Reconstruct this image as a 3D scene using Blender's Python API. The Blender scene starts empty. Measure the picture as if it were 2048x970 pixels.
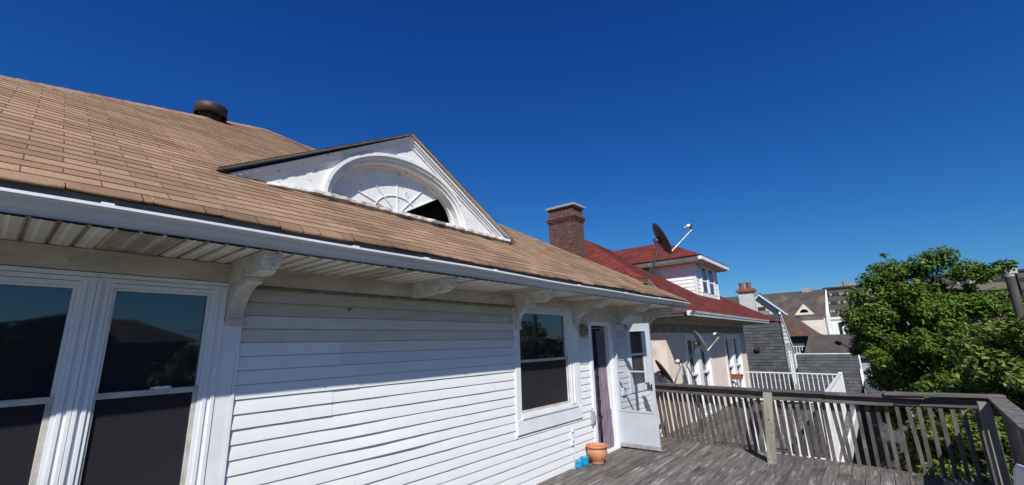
import bpy, math, random
import numpy as np
from mathutils import Vector, Matrix
random.seed(7); RNG = np.random.default_rng(7)
PI = math.pi
C = bpy.context.scene.collection
SC = bpy.context.scene

# ------------------------------------------------------------------ camera
cd = bpy.data.cameras.new('camera'); cam = bpy.data.objects.new('camera', cd); C.objects.link(cam); SC.camera = cam
cd.sensor_width = 36; cd.lens = 857/2048*36; cd.clip_end = 3000; cd.clip_start = 0.05
cx = Vector((0.7696778, 0.638, -0.0267)); 
cx = Vector((0.76967, 0.63787, -0.02683)).normalized()
cyd = Vector((-0.16781, 0.16122, -0.97254))
cyd = (cyd - cx*cyd.dot(cx)).normalized()          # camera down
cz = cx.cross(cyd)                                  # camera forward
M = Matrix(((cx.x, -cyd.x, -cz.x, 3.595), (cx.y, -cyd.y, -cz.y, 0.0), (cx.z, -cyd.z, -cz.z, 1.72), (0, 0, 0, 1)))
cam.matrix_world = M

# ------------------------------------------------------------------ sky and sun
SUNV = Vector((0.58, -0.72, 0.83)).normalized()
elev = math.asin(SUNV.z); azim = math.atan2(SUNV.x, SUNV.y)
w = bpy.data.worlds.new('World'); SC.world = w; w.use_nodes = True
nt = w.node_tree; nt.nodes.clear()
sky = nt.nodes.new('ShaderNodeTexSky'); sky.sky_type = 'NISHITA'; sky.sun_disc = False
sky.sun_elevation = elev; sky.sun_rotation = azim; sky.altitude = 0; sky.air_density = 1.0; sky.dust_density = 0.15; sky.ozone_density = 3.0
EV = 0.62
sp = nt.nodes.new('ShaderNodeSeparateColor'); cb = nt.nodes.new('ShaderNodeCombineColor'); nt.links.new(sky.outputs[0], sp.inputs[0])
for i_, (g_, a_) in enumerate(((1.68, 0.0092), (1.22, 0.0375), (0.84, 0.120))):      # deep polarised blue of the photograph: one power curve per channel
    pw = nt.nodes.new('ShaderNodeMath'); pw.operation = 'POWER'; pw.inputs[1].default_value = g_; nt.links.new(sp.outputs[i_], pw.inputs[0])
    ml = nt.nodes.new('ShaderNodeMath'); ml.operation = 'MULTIPLY'; ml.inputs[1].default_value = a_/(0.1*2**EV); nt.links.new(pw.outputs[0], ml.inputs[0]); nt.links.new(ml.outputs[0], cb.inputs[i_])
bg = nt.nodes.new('ShaderNodeBackground'); bg.inputs[1].default_value = 0.1
wo = nt.nodes.new('ShaderNodeOutputWorld'); nt.links.new(cb.outputs[0], bg.inputs[0]); nt.links.new(bg.outputs[0], wo.inputs[0])
sl = bpy.data.lights.new('sun', 'SUN'); sl.energy = 3.6; sl.angle = math.radians(0.5); sl.color = (1.0, 0.965, 0.92)
so = bpy.data.objects.new('sun', sl); C.objects.link(so); so.rotation_euler = SUNV.to_track_quat('Z', 'Y').to_euler()
SC.view_settings.view_transform = 'Standard'; SC.view_settings.look = 'None'; SC.view_settings.gamma = 1; SC.view_settings.use_curve_mapping = False
SC.view_settings.exposure = EV
SC.cycles.max_bounces = 6; SC.cycles.transparent_max_bounces = 12

# ------------------------------------------------------------------ materials
def mat(name, c1, c2=None, scale=4, rough=0.7, bump=0, stretch=(1, 1, 1), c3=None, s3=1.3, t3=(0.55, 0.7), st3=(1, 1, 1), var=0.0, metal=0, ior=None, bscale=None, spec=None, detail=6, rampw=(0.35, 0.65), c4=None, s4=9, t4=(.6,.66), st4=(1,1,1)):
    """noise mix of c1/c2, an optional third stain colour, per-piece variation from the 'var' attribute, noise bump"""
    m = bpy.data.materials.new(name); m.use_nodes = True; n = m.node_tree.nodes; L = m.node_tree.links
    b = n['Principled BSDF']; b.inputs['Roughness'].default_value = rough; b.inputs['Metallic'].default_value = metal
    if ior: b.inputs['IOR'].default_value = ior
    if spec is not None: b.inputs['Specular IOR Level'].default_value = spec
    tc = n.new('ShaderNodeTexCoord')
    def noise(sc, st, det):
        mp = n.new('ShaderNodeMapping'); mp.inputs['Scale'].default_value = st; L.new(tc.outputs['Object'], mp.inputs[0])
        at = n.new('ShaderNodeAttribute'); at.attribute_name = 'var'
        ad = n.new('ShaderNodeVectorMath'); ad.operation = 'MULTIPLY_ADD'; L.new(at.outputs['Vector'], ad.inputs[0]); ad.inputs[1].default_value = (17, 31, 23) if var else (0, 0, 0)
        L.new(mp.outputs[0], ad.inputs[2])
        t = n.new('ShaderNodeTexNoise'); t.inputs['Scale'].default_value = sc; t.inputs['Detail'].default_value = det; t.inputs['Roughness'].default_value = 0.62; L.new(ad.outputs[0], t.inputs['Vector']); return t
    def ramp(src, a, bb):
        r = n.new('ShaderNodeMapRange'); r.inputs[1].default_value = a; r.inputs[2].default_value = bb; r.interpolation_type = 'SMOOTHSTEP'; L.new(src, r.inputs[0]); return r.outputs[0]
    def mix(fac, a, bb):
        x = n.new('ShaderNodeMix'); x.data_type = 'RGBA'; L.new(fac, x.inputs[0])
        if isinstance(a, tuple): x.inputs[6].default_value = (*a, 1)
        else: L.new(a, x.inputs[6])
        if isinstance(bb, tuple): x.inputs[7].default_value = (*bb, 1)
        else: L.new(bb, x.inputs[7])
        return x.outputs[2]
    col = None
    if c2:
        t = noise(scale, stretch, detail); col = mix(ramp(t.outputs[0], *rampw), c1, c2)
    if c3:
        t3n = noise(s3, st3, 5); col = mix(ramp(t3n.outputs[0], *t3), col if col else c1, c3)
    if c4:
        t4n = noise(s4, st4, 5); col = mix(ramp(t4n.outputs[0], *t4), col if col else c1, c4)
    if var:
        at = n.new('ShaderNodeAttribute'); at.attribute_name = 'var'
        mr = n.new('ShaderNodeMapRange'); mr.inputs[3].default_value = 1-var; mr.inputs[4].default_value = 1+var; L.new(at.outputs['Fac'], mr.inputs[0])
        vm = n.new('ShaderNodeVectorMath'); vm.operation = 'SCALE'; L.new(mr.outputs[0], vm.inputs[3])
        if col: L.new(col, vm.inputs[0])
        else: vm.inputs[0].default_value = c1
        col = vm.outputs[0]
    if col: L.new(col, b.inputs['Base Color'])
    else: b.inputs['Base Color'].default_value = (*c1, 1)
    if bump:
        bp = n.new('ShaderNodeBump'); bp.inputs['Strength'].default_value = bump; bp.inputs['Distance'].default_value = 0.01
        tb = noise(bscale or scale*2.5, stretch, 6); L.new(tb.outputs[0], bp.inputs['Height']); L.new(bp.outputs[0], b.inputs['Normal'])
    m['h'] = 1
    return m

def shingle_mat(name, ca, cb, cslot, wx, hy, off=0.5, mottle=0.5, grit=260, spots=None):
    """asphalt shingles; UV is metres along the course and courses up the slope"""
    m = bpy.data.materials.new(name); m.use_nodes = True; n = m.node_tree.nodes; L = m.node_tree.links
    b = n['Principled BSDF']; b.inputs['Roughness'].default_value = 0.95; b.inputs['Specular IOR Level'].default_value = 0.15
    uv = n.new('ShaderNodeUVMap'); tc = n.new('ShaderNodeTexCoord')
    # wobble so that joints are not ruler straight
    br = n.new('ShaderNodeTexBrick'); br.offset = off; br.offset_frequency = 2; br.squash = 1
    br.inputs['Scale'].default_value = 1; br.inputs['Brick Width'].default_value = wx; br.inputs['Row Height'].default_value = hy
    br.inputs['Mortar Size'].default_value = 0.0032; br.inputs['Mortar Smooth'].default_value = 0.2; br.inputs['Bias'].default_value = 0.0
    br.inputs['Color1'].default_value = (*ca, 1); br.inputs['Color2'].default_value = (*cb, 1); br.inputs['Mortar'].default_value = (*cslot, 1)
    nz = n.new('ShaderNodeTexNoise'); nz.inputs['Scale'].default_value = 3; nz.inputs['Detail'].default_value = 3; L.new(tc.outputs['Object'], nz.inputs['Vector'])
    wv = n.new('ShaderNodeVectorMath'); wv.operation = 'MULTIPLY_ADD'; L.new(nz.outputs['Color'], wv.inputs[0]); wv.inputs[1].default_value = (0.025, 0, 0); L.new(uv.outputs[0], wv.inputs[2])
    L.new(wv.outputs[0], br.inputs['Vector'])
    g = n.new('ShaderNodeTexNoise'); g.inputs['Scale'].default_value = grit; g.inputs['Detail'].default_value = 3; L.new(tc.outputs['Object'], g.inputs['Vector'])
    g2 = n.new('ShaderNodeTexNoise'); g2.inputs['Scale'].default_value = 1.1; g2.inputs['Detail'].default_value = 6; L.new(tc.outputs['Object'], g2.inputs['Vector'])
    def mul(colsock, src, lo, hi, a=0.3, c=0.7):
        r = n.new('ShaderNodeMapRange'); r.inputs[1].default_value = a; r.inputs[2].default_value = c; r.inputs[3].default_value = lo; r.inputs[4].default_value = hi; L.new(src, r.inputs[0])
        v = n.new('ShaderNodeVectorMath'); v.operation = 'SCALE'; L.new(colsock, v.inputs[0]); L.new(r.outputs[0], v.inputs[3]); return v.outputs[0]
    c = mul(br.outputs['Color'], g.outputs[0], 0.62, 1.38)
    c = mul(c, g2.outputs[0], 1-mottle*0.5, 1+mottle*0.35)
    if spots:
        g3 = n.new('ShaderNodeTexNoise'); g3.inputs['Scale'].default_value = 0.8; g3.inputs['Detail'].default_value = 7; g3.inputs['Roughness'].default_value = .7; L.new(tc.outputs['Object'], g3.inputs['Vector'])
        r = n.new('ShaderNodeMapRange'); r.inputs[1].default_value = 0.52; r.inputs[2].default_value = 0.68; L.new(g3.outputs[0], r.inputs[0])
        x = n.new('ShaderNodeMix'); x.data_type = 'RGBA'; L.new(r.outputs[0], x.inputs[0]); L.new(c, x.inputs[6])
        v = n.new('ShaderNodeVectorMath'); v.operation = 'MULTIPLY'; L.new(c, v.inputs[0]); v.inputs[1].default_value = spots; L.new(v.outputs[0], x.inputs[7]); c = x.outputs[2]
    L.new(c, b.inputs['Base Color'])
    bp = n.new('ShaderNodeBump'); bp.inputs['Strength'].default_value = 0.6; bp.inputs['Distance'].default_value = 0.004; L.new(g.outputs[0], bp.inputs['Height'])
    bp2 = n.new('ShaderNodeBump'); bp2.inputs['Strength'].default_value = 0.5; bp2.inputs['Distance'].default_value = 0.004; bp2.invert = True; L.new(br.outputs['Fac'], bp2.inputs['Height']); L.new(bp.outputs[0], bp2.inputs['Normal'])
    L.new(bp2.outputs[0], b.inputs['Normal']); m['h'] = 1
    return m

def brick_mat(name):
    m = bpy.data.materials.new(name); m.use_nodes = True; n = m.node_tree.nodes; L = m.node_tree.links
    b = n['Principled BSDF']; b.inputs['Roughness'].default_value = 0.9
    uv = n.new('ShaderNodeUVMap'); tc = n.new('ShaderNodeTexCoord')
    br = n.new('ShaderNodeTexBrick'); br.offset = 0.5
    for k, v in {'Scale': 1, 'Brick Width': 0.115, 'Row Height': 0.043, 'Mortar Size': 0.0042, 'Mortar Smooth': 0.3, 'Bias': -0.1}.items(): br.inputs[k].default_value = v
    br.inputs['Color1'].default_value = (0.105, 0.037, 0.027, 1); br.inputs['Color2'].default_value = (0.042, 0.018, 0.016, 1); br.inputs['Mortar'].default_value = (0.22, 0.16, 0.13, 1)
    L.new(uv.outputs[0], br.inputs['Vector'])
    g = n.new('ShaderNodeTexNoise'); g.inputs['Scale'].default_value = 22; g.inputs['Detail'].default_value = 6; L.new(tc.outputs['Object'], g.inputs['Vector'])
    r = n.new('ShaderNodeMapRange'); r.inputs[1].default_value = 0.3; r.inputs[2].default_value = 0.7; r.inputs[3].default_value = 0.55; r.inputs[4].default_value = 1.5; L.new(g.outputs[0], r.inputs[0])
    v = n.new('ShaderNodeVectorMath'); v.operation = 'SCALE'; L.new(br.outputs['Color'], v.inputs[0]); L.new(r.outputs[0], v.inputs[3]); L.new(v.outputs[0], b.inputs['Base Color'])
    bp = n.new('ShaderNodeBump'); bp.inputs['Distance'].default_value = 0.006; bp.invert = True; L.new(br.outputs['Fac'], bp.inputs['Height']); L.new(bp.outputs[0], b.inputs['Normal'])
    return m

def glass_mat(name, tint=(0.017, 0.020, 0.027), rough=0.03, ior=1.9, wav=0.0):
    m = bpy.data.materials.new(name); m.use_nodes = True; n = m.node_tree.nodes; L = m.node_tree.links
    b = n['Principled BSDF']; b.inputs['Base Color'].default_value = (*tint, 1); b.inputs['Roughness'].default_value = rough; b.inputs['IOR'].default_value = ior
    if wav:
        tc = n.new('ShaderNodeTexCoord'); g = n.new('ShaderNodeTexNoise'); g.inputs['Scale'].default_value = 1.5; L.new(tc.outputs['Object'], g.inputs['Vector'])
        bp = n.new('ShaderNodeBump'); bp.inputs['Strength'].default_value = wav; bp.inputs['Distance'].default_value = 0.02; L.new(g.outputs[0], bp.inputs['Height']); L.new(bp.outputs[0], b.inputs['Normal'])
    return m

def clear_glass_mat(name):
    m = bpy.data.materials.new(name); m.use_nodes = True; n = m.node_tree.nodes; L = m.node_tree.links
    n.remove(n['Principled BSDF']); o = n['Material Output']
    t = n.new('ShaderNodeBsdfTransparent'); t.inputs[0].default_value = (0.9, 0.92, 0.93, 1); g = n.new('ShaderNodeBsdfGlossy'); g.inputs['Roughness'].default_value = 0.02
    lw = n.new('ShaderNodeLayerWeight'); f = n.new('ShaderNodeMapRange'); f.inputs[1].default_value = .3; f.inputs[3].default_value = .05; f.inputs[4].default_value = .6; L.new(lw.outputs['Facing'], f.inputs[0]); x = n.new('ShaderNodeMixShader')
    L.new(f.outputs[0], x.inputs[0]); L.new(t.outputs[0], x.inputs[1]); L.new(g.outputs[0], x.inputs[2]); L.new(x.outputs[0], o.inputs[0]); return m

def siding_mat():
    """white vinyl clapboard; 'var' = how much old weather staining a course carries"""
    m = bpy.data.materials.new('white_vinyl_siding'); m.use_nodes = True; n = m.node_tree.nodes; L = m.node_tree.links
    b = n['Principled BSDF']; b.inputs['Roughness'].default_value = 0.42
    tc = n.new('ShaderNodeTexCoord'); at = n.new('ShaderNodeAttribute'); at.attribute_name = 'var'
    mp = n.new('ShaderNodeMapping'); mp.inputs['Scale'].default_value = (1, 1.2, 5); L.new(tc.outputs['Object'], mp.inputs[0])
    g = n.new('ShaderNodeTexNoise'); g.inputs['Scale'].default_value = 2.5; g.inputs['Detail'].default_value = 8; L.new(mp.outputs[0], g.inputs['Vector'])
    r = n.new('ShaderNodeMapRange'); r.inputs[1].default_value = 0.25; r.inputs[2].default_value = 0.8; r.inputs[3].default_value = 0.75; r.inputs[4].default_value = 1.3; L.new(g.outputs[0], r.inputs[0])
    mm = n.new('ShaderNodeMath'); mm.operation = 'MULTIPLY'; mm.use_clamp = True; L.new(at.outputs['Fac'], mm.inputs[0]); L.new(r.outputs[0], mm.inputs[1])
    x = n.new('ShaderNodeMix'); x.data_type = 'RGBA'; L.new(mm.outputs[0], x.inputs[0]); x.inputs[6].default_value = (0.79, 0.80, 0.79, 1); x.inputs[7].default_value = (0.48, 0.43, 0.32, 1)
    g2 = n.new('ShaderNodeTexNoise'); g2.inputs['Scale'].default_value = 7; g2.inputs['Detail'].default_value = 8; g2.inputs['Roughness'].default_value = .7; L.new(tc.outputs['Object'], g2.inputs['Vector'])
    r2 = n.new('ShaderNodeMapRange'); r2.inputs[1].default_value = 0.35; r2.inputs[2].default_value = 0.75; r2.inputs[3].default_value = 1.0; r2.inputs[4].default_value = 0.93; L.new(g2.outputs[0], r2.inputs[0])
    v = n.new('ShaderNodeVectorMath'); v.operation = 'SCALE'; L.new(x.outputs[2], v.inputs[0]); L.new(r2.outputs[0], v.inputs[3]); L.new(v.outputs[0], b.inputs['Base Color'])
    return m

def soffit_mat():
    m = bpy.data.materials.new('cream_metal_soffit'); m.use_nodes = True; n = m.node_tree.nodes; L = m.node_tree.links
    b = n['Principled BSDF']; b.inputs['Roughness'].default_value = 0.5
    tc = n.new('ShaderNodeTexCoord'); at = n.new('ShaderNodeAttribute'); at.attribute_name = 'var'
    g = n.new('ShaderNodeTexNoise'); g.inputs['Scale'].default_value = 9; g.inputs['Detail'].default_value = 8; L.new(tc.outputs['Object'], g.inputs['Vector'])
    r = n.new('ShaderNodeMapRange'); r.inputs[1].default_value = 0.3; r.inputs[2].default_value = 0.7; r.inputs[3].default_value = 0.7; r.inputs[4].default_value = 1.25; L.new(g.outputs[0], r.inputs[0])
    mm = n.new('ShaderNodeMath'); mm.operation = 'MULTIPLY'; mm.use_clamp = True; L.new(at.outputs['Fac'], mm.inputs[0]); L.new(r.outputs[0], mm.inputs[1])
    x = n.new('ShaderNodeMix'); x.data_type = 'RGBA'; L.new(mm.outputs[0], x.inputs[0]); x.inputs[6].default_value = (0.86, 0.85, 0.76, 1); x.inputs[7].default_value = (0.23, 0.165, 0.09, 1)
    # small punched vent holes on the stained vent panels only
    mp = n.new('ShaderNodeMapping'); mp.inputs['Scale'].default_value = (95, 95, 1); L.new(tc.outputs['Object'], mp.inputs[0])
    vo = n.new('ShaderNodeTexVoronoi'); vo.inputs['Randomness'].default_value = 0.0; vo.inputs['Scale'].default_value = 1; L.new(mp.outputs[0], vo.inputs['Vector'])
    h = n.new('ShaderNodeMath'); h.operation = 'LESS_THAN'; h.inputs[1].default_value = 0.3; L.new(vo.outputs['Distance'], h.inputs[0])
    pz = n.new('ShaderNodeMath'); pz.operation = 'GREATER_THAN'; pz.inputs[1].default_value = 0.66; L.new(at.outputs['Fac'], pz.inputs[0])
    hh = n.new('ShaderNodeMath'); hh.operation = 'MULTIPLY'; L.new(h.outputs[0], hh.inputs[0]); L.new(pz.outputs[0], hh.inputs[1])
    x2 = n.new('ShaderNodeMix'); x2.data_type = 'RGBA'; L.new(hh.outputs[0], x2.inputs[0]); L.new(x.outputs[2], x2.inputs[6]); x2.inputs[7].default_value = (0.03, 0.025, 0.02, 1)
    L.new(x2.outputs[2], b.inputs['Base Color']); return m

def leaf_mat(name, c1, c2):
    m = bpy.data.materials.new(name); m.use_nodes = True; n = m.node_tree.nodes; L = m.node_tree.links
    b = n['Principled BSDF']; b.inputs['Roughness'].default_value = 0.6; b.inputs['Specular IOR Level'].default_value = 0.16
    at = n.new('ShaderNodeAttribute'); at.attribute_name = 'var'
    x = n.new('ShaderNodeMix'); x.data_type = 'RGBA'; L.new(at.outputs['Fac'], x.inputs[0]); x.inputs[6].default_value = (*c1, 1); x.inputs[7].default_value = (*c2, 1)
    L.new(x.outputs[2], b.inputs['Base Color'])
    tr = n.new('ShaderNodeBsdfTranslucent'); L.new(x.outputs[2], tr.inputs[0]); ms = n.new('ShaderNodeMixShader'); ms.inputs[0].default_value = 0.16
    L.new(b.outputs[0], ms.inputs[1]); L.new(tr.outputs[0], ms.inputs[2]); L.new(ms.outputs[0], n['Material Output'].inputs[0]); return m

WHITE = mat('white_paint', (0.78, 0.79, 0.79), (0.66, 0.67, 0.66), scale=5, rough=0.45, bump=0.08, c3=(0.5, 0.48, 0.42), s3=7, t3=(0.62, 0.78), var=0.05)
TRIM = mat('white_vinyl_trim', (0.77, 0.79, 0.80), (0.70, 0.71, 0.71), scale=3, rough=0.4, c3=(0.52, 0.48, 0.38), s3=6, t3=(0.63, 0.8), st3=(1, 1, .35))
AGED = mat('aged_cream_paint', (0.60, 0.56, 0.46), (0.46, 0.42, 0.33), scale=6, rough=0.6, bump=0.15, stretch=(1, .6, 1.5), c3=(0.2, 0.16, 0.11), s3=14, t3=(0.62, 0.75), var=0.04)
BRACK = mat('worn_white_bracket_paint', (0.66, 0.64, 0.60), (0.50, 0.46, 0.40), scale=7, rough=0.55, bump=0.2, c3=(0.24, 0.2, 0.15), s3=11, t3=(0.6, 0.72))
PEEL = mat('peeling_white_paint', (0.80, 0.80, 0.79), (0.73, 0.73, 0.72), scale=3, rough=0.55, bump=0.3, bscale=30, c3=(0.33, 0.31, 0.29), s3=3.2, t3=(0.68, 0.695), st3=(1, 1, 1.4), c4=(0.45, 0.42, 0.4), s4=14, t4=(0.64, 0.655))
PEEL2 = mat('badly_peeling_sill_paint', (0.72, 0.70, 0.67), (0.45, 0.41, 0.37), scale=9, rough=0.75, bump=0.8, bscale=30, stretch=(1, .35, 1), c3=(0.2, 0.17, 0.14), s3=16, t3=(0.56, 0.60), st3=(1, .3, 1))
GUT = mat('painted_aluminium_gutter', (0.60, 0.63, 0.65), (0.5, 0.53, 0.55), scale=2.5, rough=0.32, stretch=(3, .3, 3), c3=(0.34, 0.34, 0.32), s3=5, t3=(0.6, 0.8), st3=(1, .4, 1), spec=0.6)
SIDE = siding_mat(); SOFF = soffit_mat()
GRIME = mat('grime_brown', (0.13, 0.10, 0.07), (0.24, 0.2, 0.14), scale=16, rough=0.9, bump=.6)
ROOFM = shingle_mat('tan_asphalt_shingle', (0.36, 0.240, 0.148), (0.235, 0.150, 0.097), (0.11, 0.072, 0.05), 0.295, 1.0, 0.5, 0.34, 190, spots=(0.78, 0.70, 0.67))
STARTM = shingle_mat('lichened_shingle_edge', (0.30, 0.19, 0.115), (0.21, 0.13, 0.082), (0.085, 0.056, 0.040), 0.295, 1.0, 0.5, 0.9, 190, spots=(0.30, 0.27, 0.26))
REDM = shingle_mat('red_asphalt_shingle', (0.20, 0.046, 0.036), (0.115, 0.027, 0.023), (0.06, 0.015, 0.012), 0.30, 1.0, 0.5, 0.3, 60)
GREYM = shingle_mat('grey_asphalt_shingle', (0.10, 0.105, 0.115), (0.062, 0.065, 0.073), (0.022, 0.023, 0.026), 0.40, 1.0, 0.5, 0.3, 40)
BROWNR = mat('brown_felt_roof', (0.085, 0.068, 0.058), (0.055, 0.045, 0.04), scale=1.5, rough=0.95, c3=(0.12, 0.1, 0.085), s3=.5)
REDBR = mat('red_brown_roof', (0.115, 0.064, 0.048), (0.075, 0.043, 0.034), scale=3, rough=0.95)
EDGE = mat('dark_shingle_edge', (0.045, 0.038, 0.034), (0.10, 0.075, 0.06), scale=14, rough=0.95, bump=.6)
DARKV = mat('dark_rusty_brown_metal', (0.030, 0.016, 0.013), (0.055, 0.024, 0.017), scale=7, rough=0.6, c3=(0.035, 0.02, 0.018), s3=4)
BLACK = mat('unlit_interior_black', (0.002, 0.002, 0.002), rough=1.0, spec=0.0)  # flat black painted in for the darkness of unlit rooms
BLKP = mat('black_plastic', (0.018, 0.018, 0.02), (0.028, 0.028, 0.03), rough=0.5)
STEEL = mat('galvanised_steel', (0.42, 0.43, 0.44), (0.3, 0.31, 0.31), scale=15, rough=0.4, metal=0.6)
BRICK = brick_mat('dark_red_brick')
CAPST = mat('concrete_cap', (0.34, 0.34, 0.33), (0.24, 0.24, 0.24), scale=9, rough=0.9, bump=.4)
DECKM = mat('weathered_deck_board', (0.165, 0.148, 0.13), (0.085, 0.075, 0.068), scale=4.0, rough=0.85, bump=1.0, bscale=5, stretch=(9, .55, 3), c3=(0.30, 0.285, 0.265), s3=3.4, t3=(0.54, 0.68), st3=(5.5, .55, 2), c4=(0.045, 0.03, 0.024), s4=1.5, t4=(0.55, 0.74), st4=(1.3, .8, 1), var=0.25)
RAILM = mat('weathered_rail_wood', (0.15, 0.13, 0.112), (0.075, 0.066, 0.06), scale=5, rough=0.85, bump=.8, bscale=12, stretch=(2, 2, .5), c3=(0.24, 0.22, 0.19), s3=4, t3=(0.57, 0.7), st3=(2.5, 2.5, .5), var=0.25)
RAILH = mat('weathered_cap_board', (0.13, 0.11, 0.1), (0.06, 0.052, 0.048), scale=5, rough=0.85, bump=1.0, bscale=6, stretch=(.5, 5, 5), c3=(0.24, 0.22, 0.2), s3=3, t3=(0.58, 0.7), st3=(.5, 7, 5), var=0.2)
POSTM = mat('pale_weathered_post', (0.32, 0.29, 0.235), (0.21, 0.19, 0.155), scale=6, rough=0.85, bump=.7, stretch=(2, 2, .4), c3=(0.1, 0.09, 0.075), s3=9, t3=(0.68, 0.74))
TERRA = mat('terracotta', (0.50, 0.225, 0.11), (0.42, 0.175, 0.08), scale=6, rough=0.7, bump=.1, c3=(0.68, 0.38, 0.22), s3=3, t3=(0.6, 0.75), c4=(0.2, 0.08, 0.04), s4=18, t4=(0.68, 0.72))
CLAY = mat('dark_clay', (0.27, 0.085, 0.045), (0.2, 0.065, 0.04), scale=4, rough=0.8)
BLUEG = mat('turquoise_glaze', (0.01, 0.31, 0.52), (0.008, 0.25, 0.45), scale=5, rough=0.18, spec=.6)
GLASS = glass_mat('dark_window_glass', wav=0.05); SCREEN = glass_mat('dark_insect_screen', (0.024, 0.022, 0.028), 0.18, 1.5); CLEAR = clear_glass_mat('clear_storm_glass')
DOORM = mat('storm_door_enamel', (0.50, 0.53, 0.58), (0.45, 0.48, 0.52), scale=3, rough=0.4, c3=(0.45, 0.4, 0.35), s3=9, t3=(0.7, 0.8))
CURT = mat('mauve_sheer_curtain', (0.20, 0.16, 0.21), (0.11, 0.085, 0.12), scale=5, rough=0.8, stretch=(6, 6, .5), var=0.3)
CURTD = mat('black_curtain_edge', (0.018, 0.014, 0.02), rough=0.9)
STUCC = mat('cream_stucco', (0.74, 0.63, 0.53), (0.66, 0.56, 0.47), scale=2.2, rough=0.9, bump=.7, bscale=14, c3=(0.42, 0.33, 0.25), s3=1.1, t3=(0.6, 0.75))
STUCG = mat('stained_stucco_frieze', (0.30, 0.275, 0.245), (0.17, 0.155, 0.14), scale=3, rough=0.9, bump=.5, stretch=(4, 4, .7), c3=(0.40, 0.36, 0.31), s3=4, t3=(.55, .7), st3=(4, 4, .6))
BEIGE = mat('beige_painted_wood', (0.47, 0.43, 0.35), (0.38, 0.34, 0.27), scale=4, rough=0.7)
DKSOF = mat('peeling_dark_soffit', (0.24, 0.22, 0.18), (0.15, 0.13, 0.1), scale=5, rough=0.85, c3=(0.04, 0.035, 0.03), s3=5, t3=(0.6, 0.66), st3=(2, .7, 1))
DGUT = mat('dark_gutter_paint', (0.16, 0.155, 0.15), (0.1, 0.1, 0.1), scale=4, rough=.5)
DISHG = mat('grey_dish_paint', (0.34, 0.35, 0.36), (0.28, 0.29, 0.3), scale=3, rough=0.45); DISHB = mat('dark_dish_back', (0.075, 0.068, 0.066), (0.05, 0.046, 0.046), scale=4, rough=0.5)
LNBW = mat('white_plastic', (0.74, 0.75, 0.76), (0.66, 0.67, 0.68), scale=3, rough=0.35)
GREYP = mat('grey_plastic', (0.33, 0.35, 0.36), (0.27, 0.28, 0.3), scale=8, rough=0.5)
BARK = mat('bark', (0.10, 0.075, 0.055), (0.05, 0.038, 0.03), scale=6, rough=0.95, bump=.8, stretch=(3, 3, .6))
POLEM = mat('creosoted_pole', (0.10, 0.085, 0.07), (0.055, 0.05, 0.042), scale=5, rough=0.9, bump=.5, stretch=(3, 3, .4))
WHH = mat('cream_clapboard', (0.62, 0.58, 0.50), (0.56, 0.52, 0.45), scale=2, rough=0.7)
GRS = mat('pale_grey_siding', (0.40, 0.41, 0.42), (0.34, 0.35, 0.36), scale=2, rough=0.7)
APT = mat('darkened_brown_brick', (0.105, 0.09, 0.068), (0.085, 0.072, 0.056), scale=.4, rough=0.9); APTB = mat('sunlit_tan_panel', (0.36, 0.30, 0.21), (0.32, 0.26, 0.19), scale=.4, rough=.9)  # brown darkened to read as a shaded face, tan lightened as the sunlit one
APTD = mat('dark_parapet', (0.05, 0.045, 0.04), (0.06, 0.05, 0.045), scale=.5, rough=.9)
FARG = glass_mat('far_window_glass', (0.02, 0.025, 0.035), 0.08, 1.7)
LEAF1 = leaf_mat('fresh_green_leaf', (0.028, 0.066, 0.008), (0.165, 0.25, 0.034)); LEAF2 = leaf_mat('yellow_green_leaf', (0.032, 0.064, 0.009), (0.22, 0.28, 0.055))
GRASS = mat('dry_ground', (0.16, 0.17, 0.09), (0.24, 0.22, 0.16), scale=.3, rough=.95, c3=(0.30, 0.28, 0.24), s3=.05)
ASPH = mat('asphalt', (0.05, 0.05, 0.05), (0.065, 0.063, 0.06), scale=.7, rough=.95); CONC = mat('concrete', (0.3, 0.29, 0.27), (0.24, 0.23, 0.22), scale=.6, rough=.9)

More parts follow.
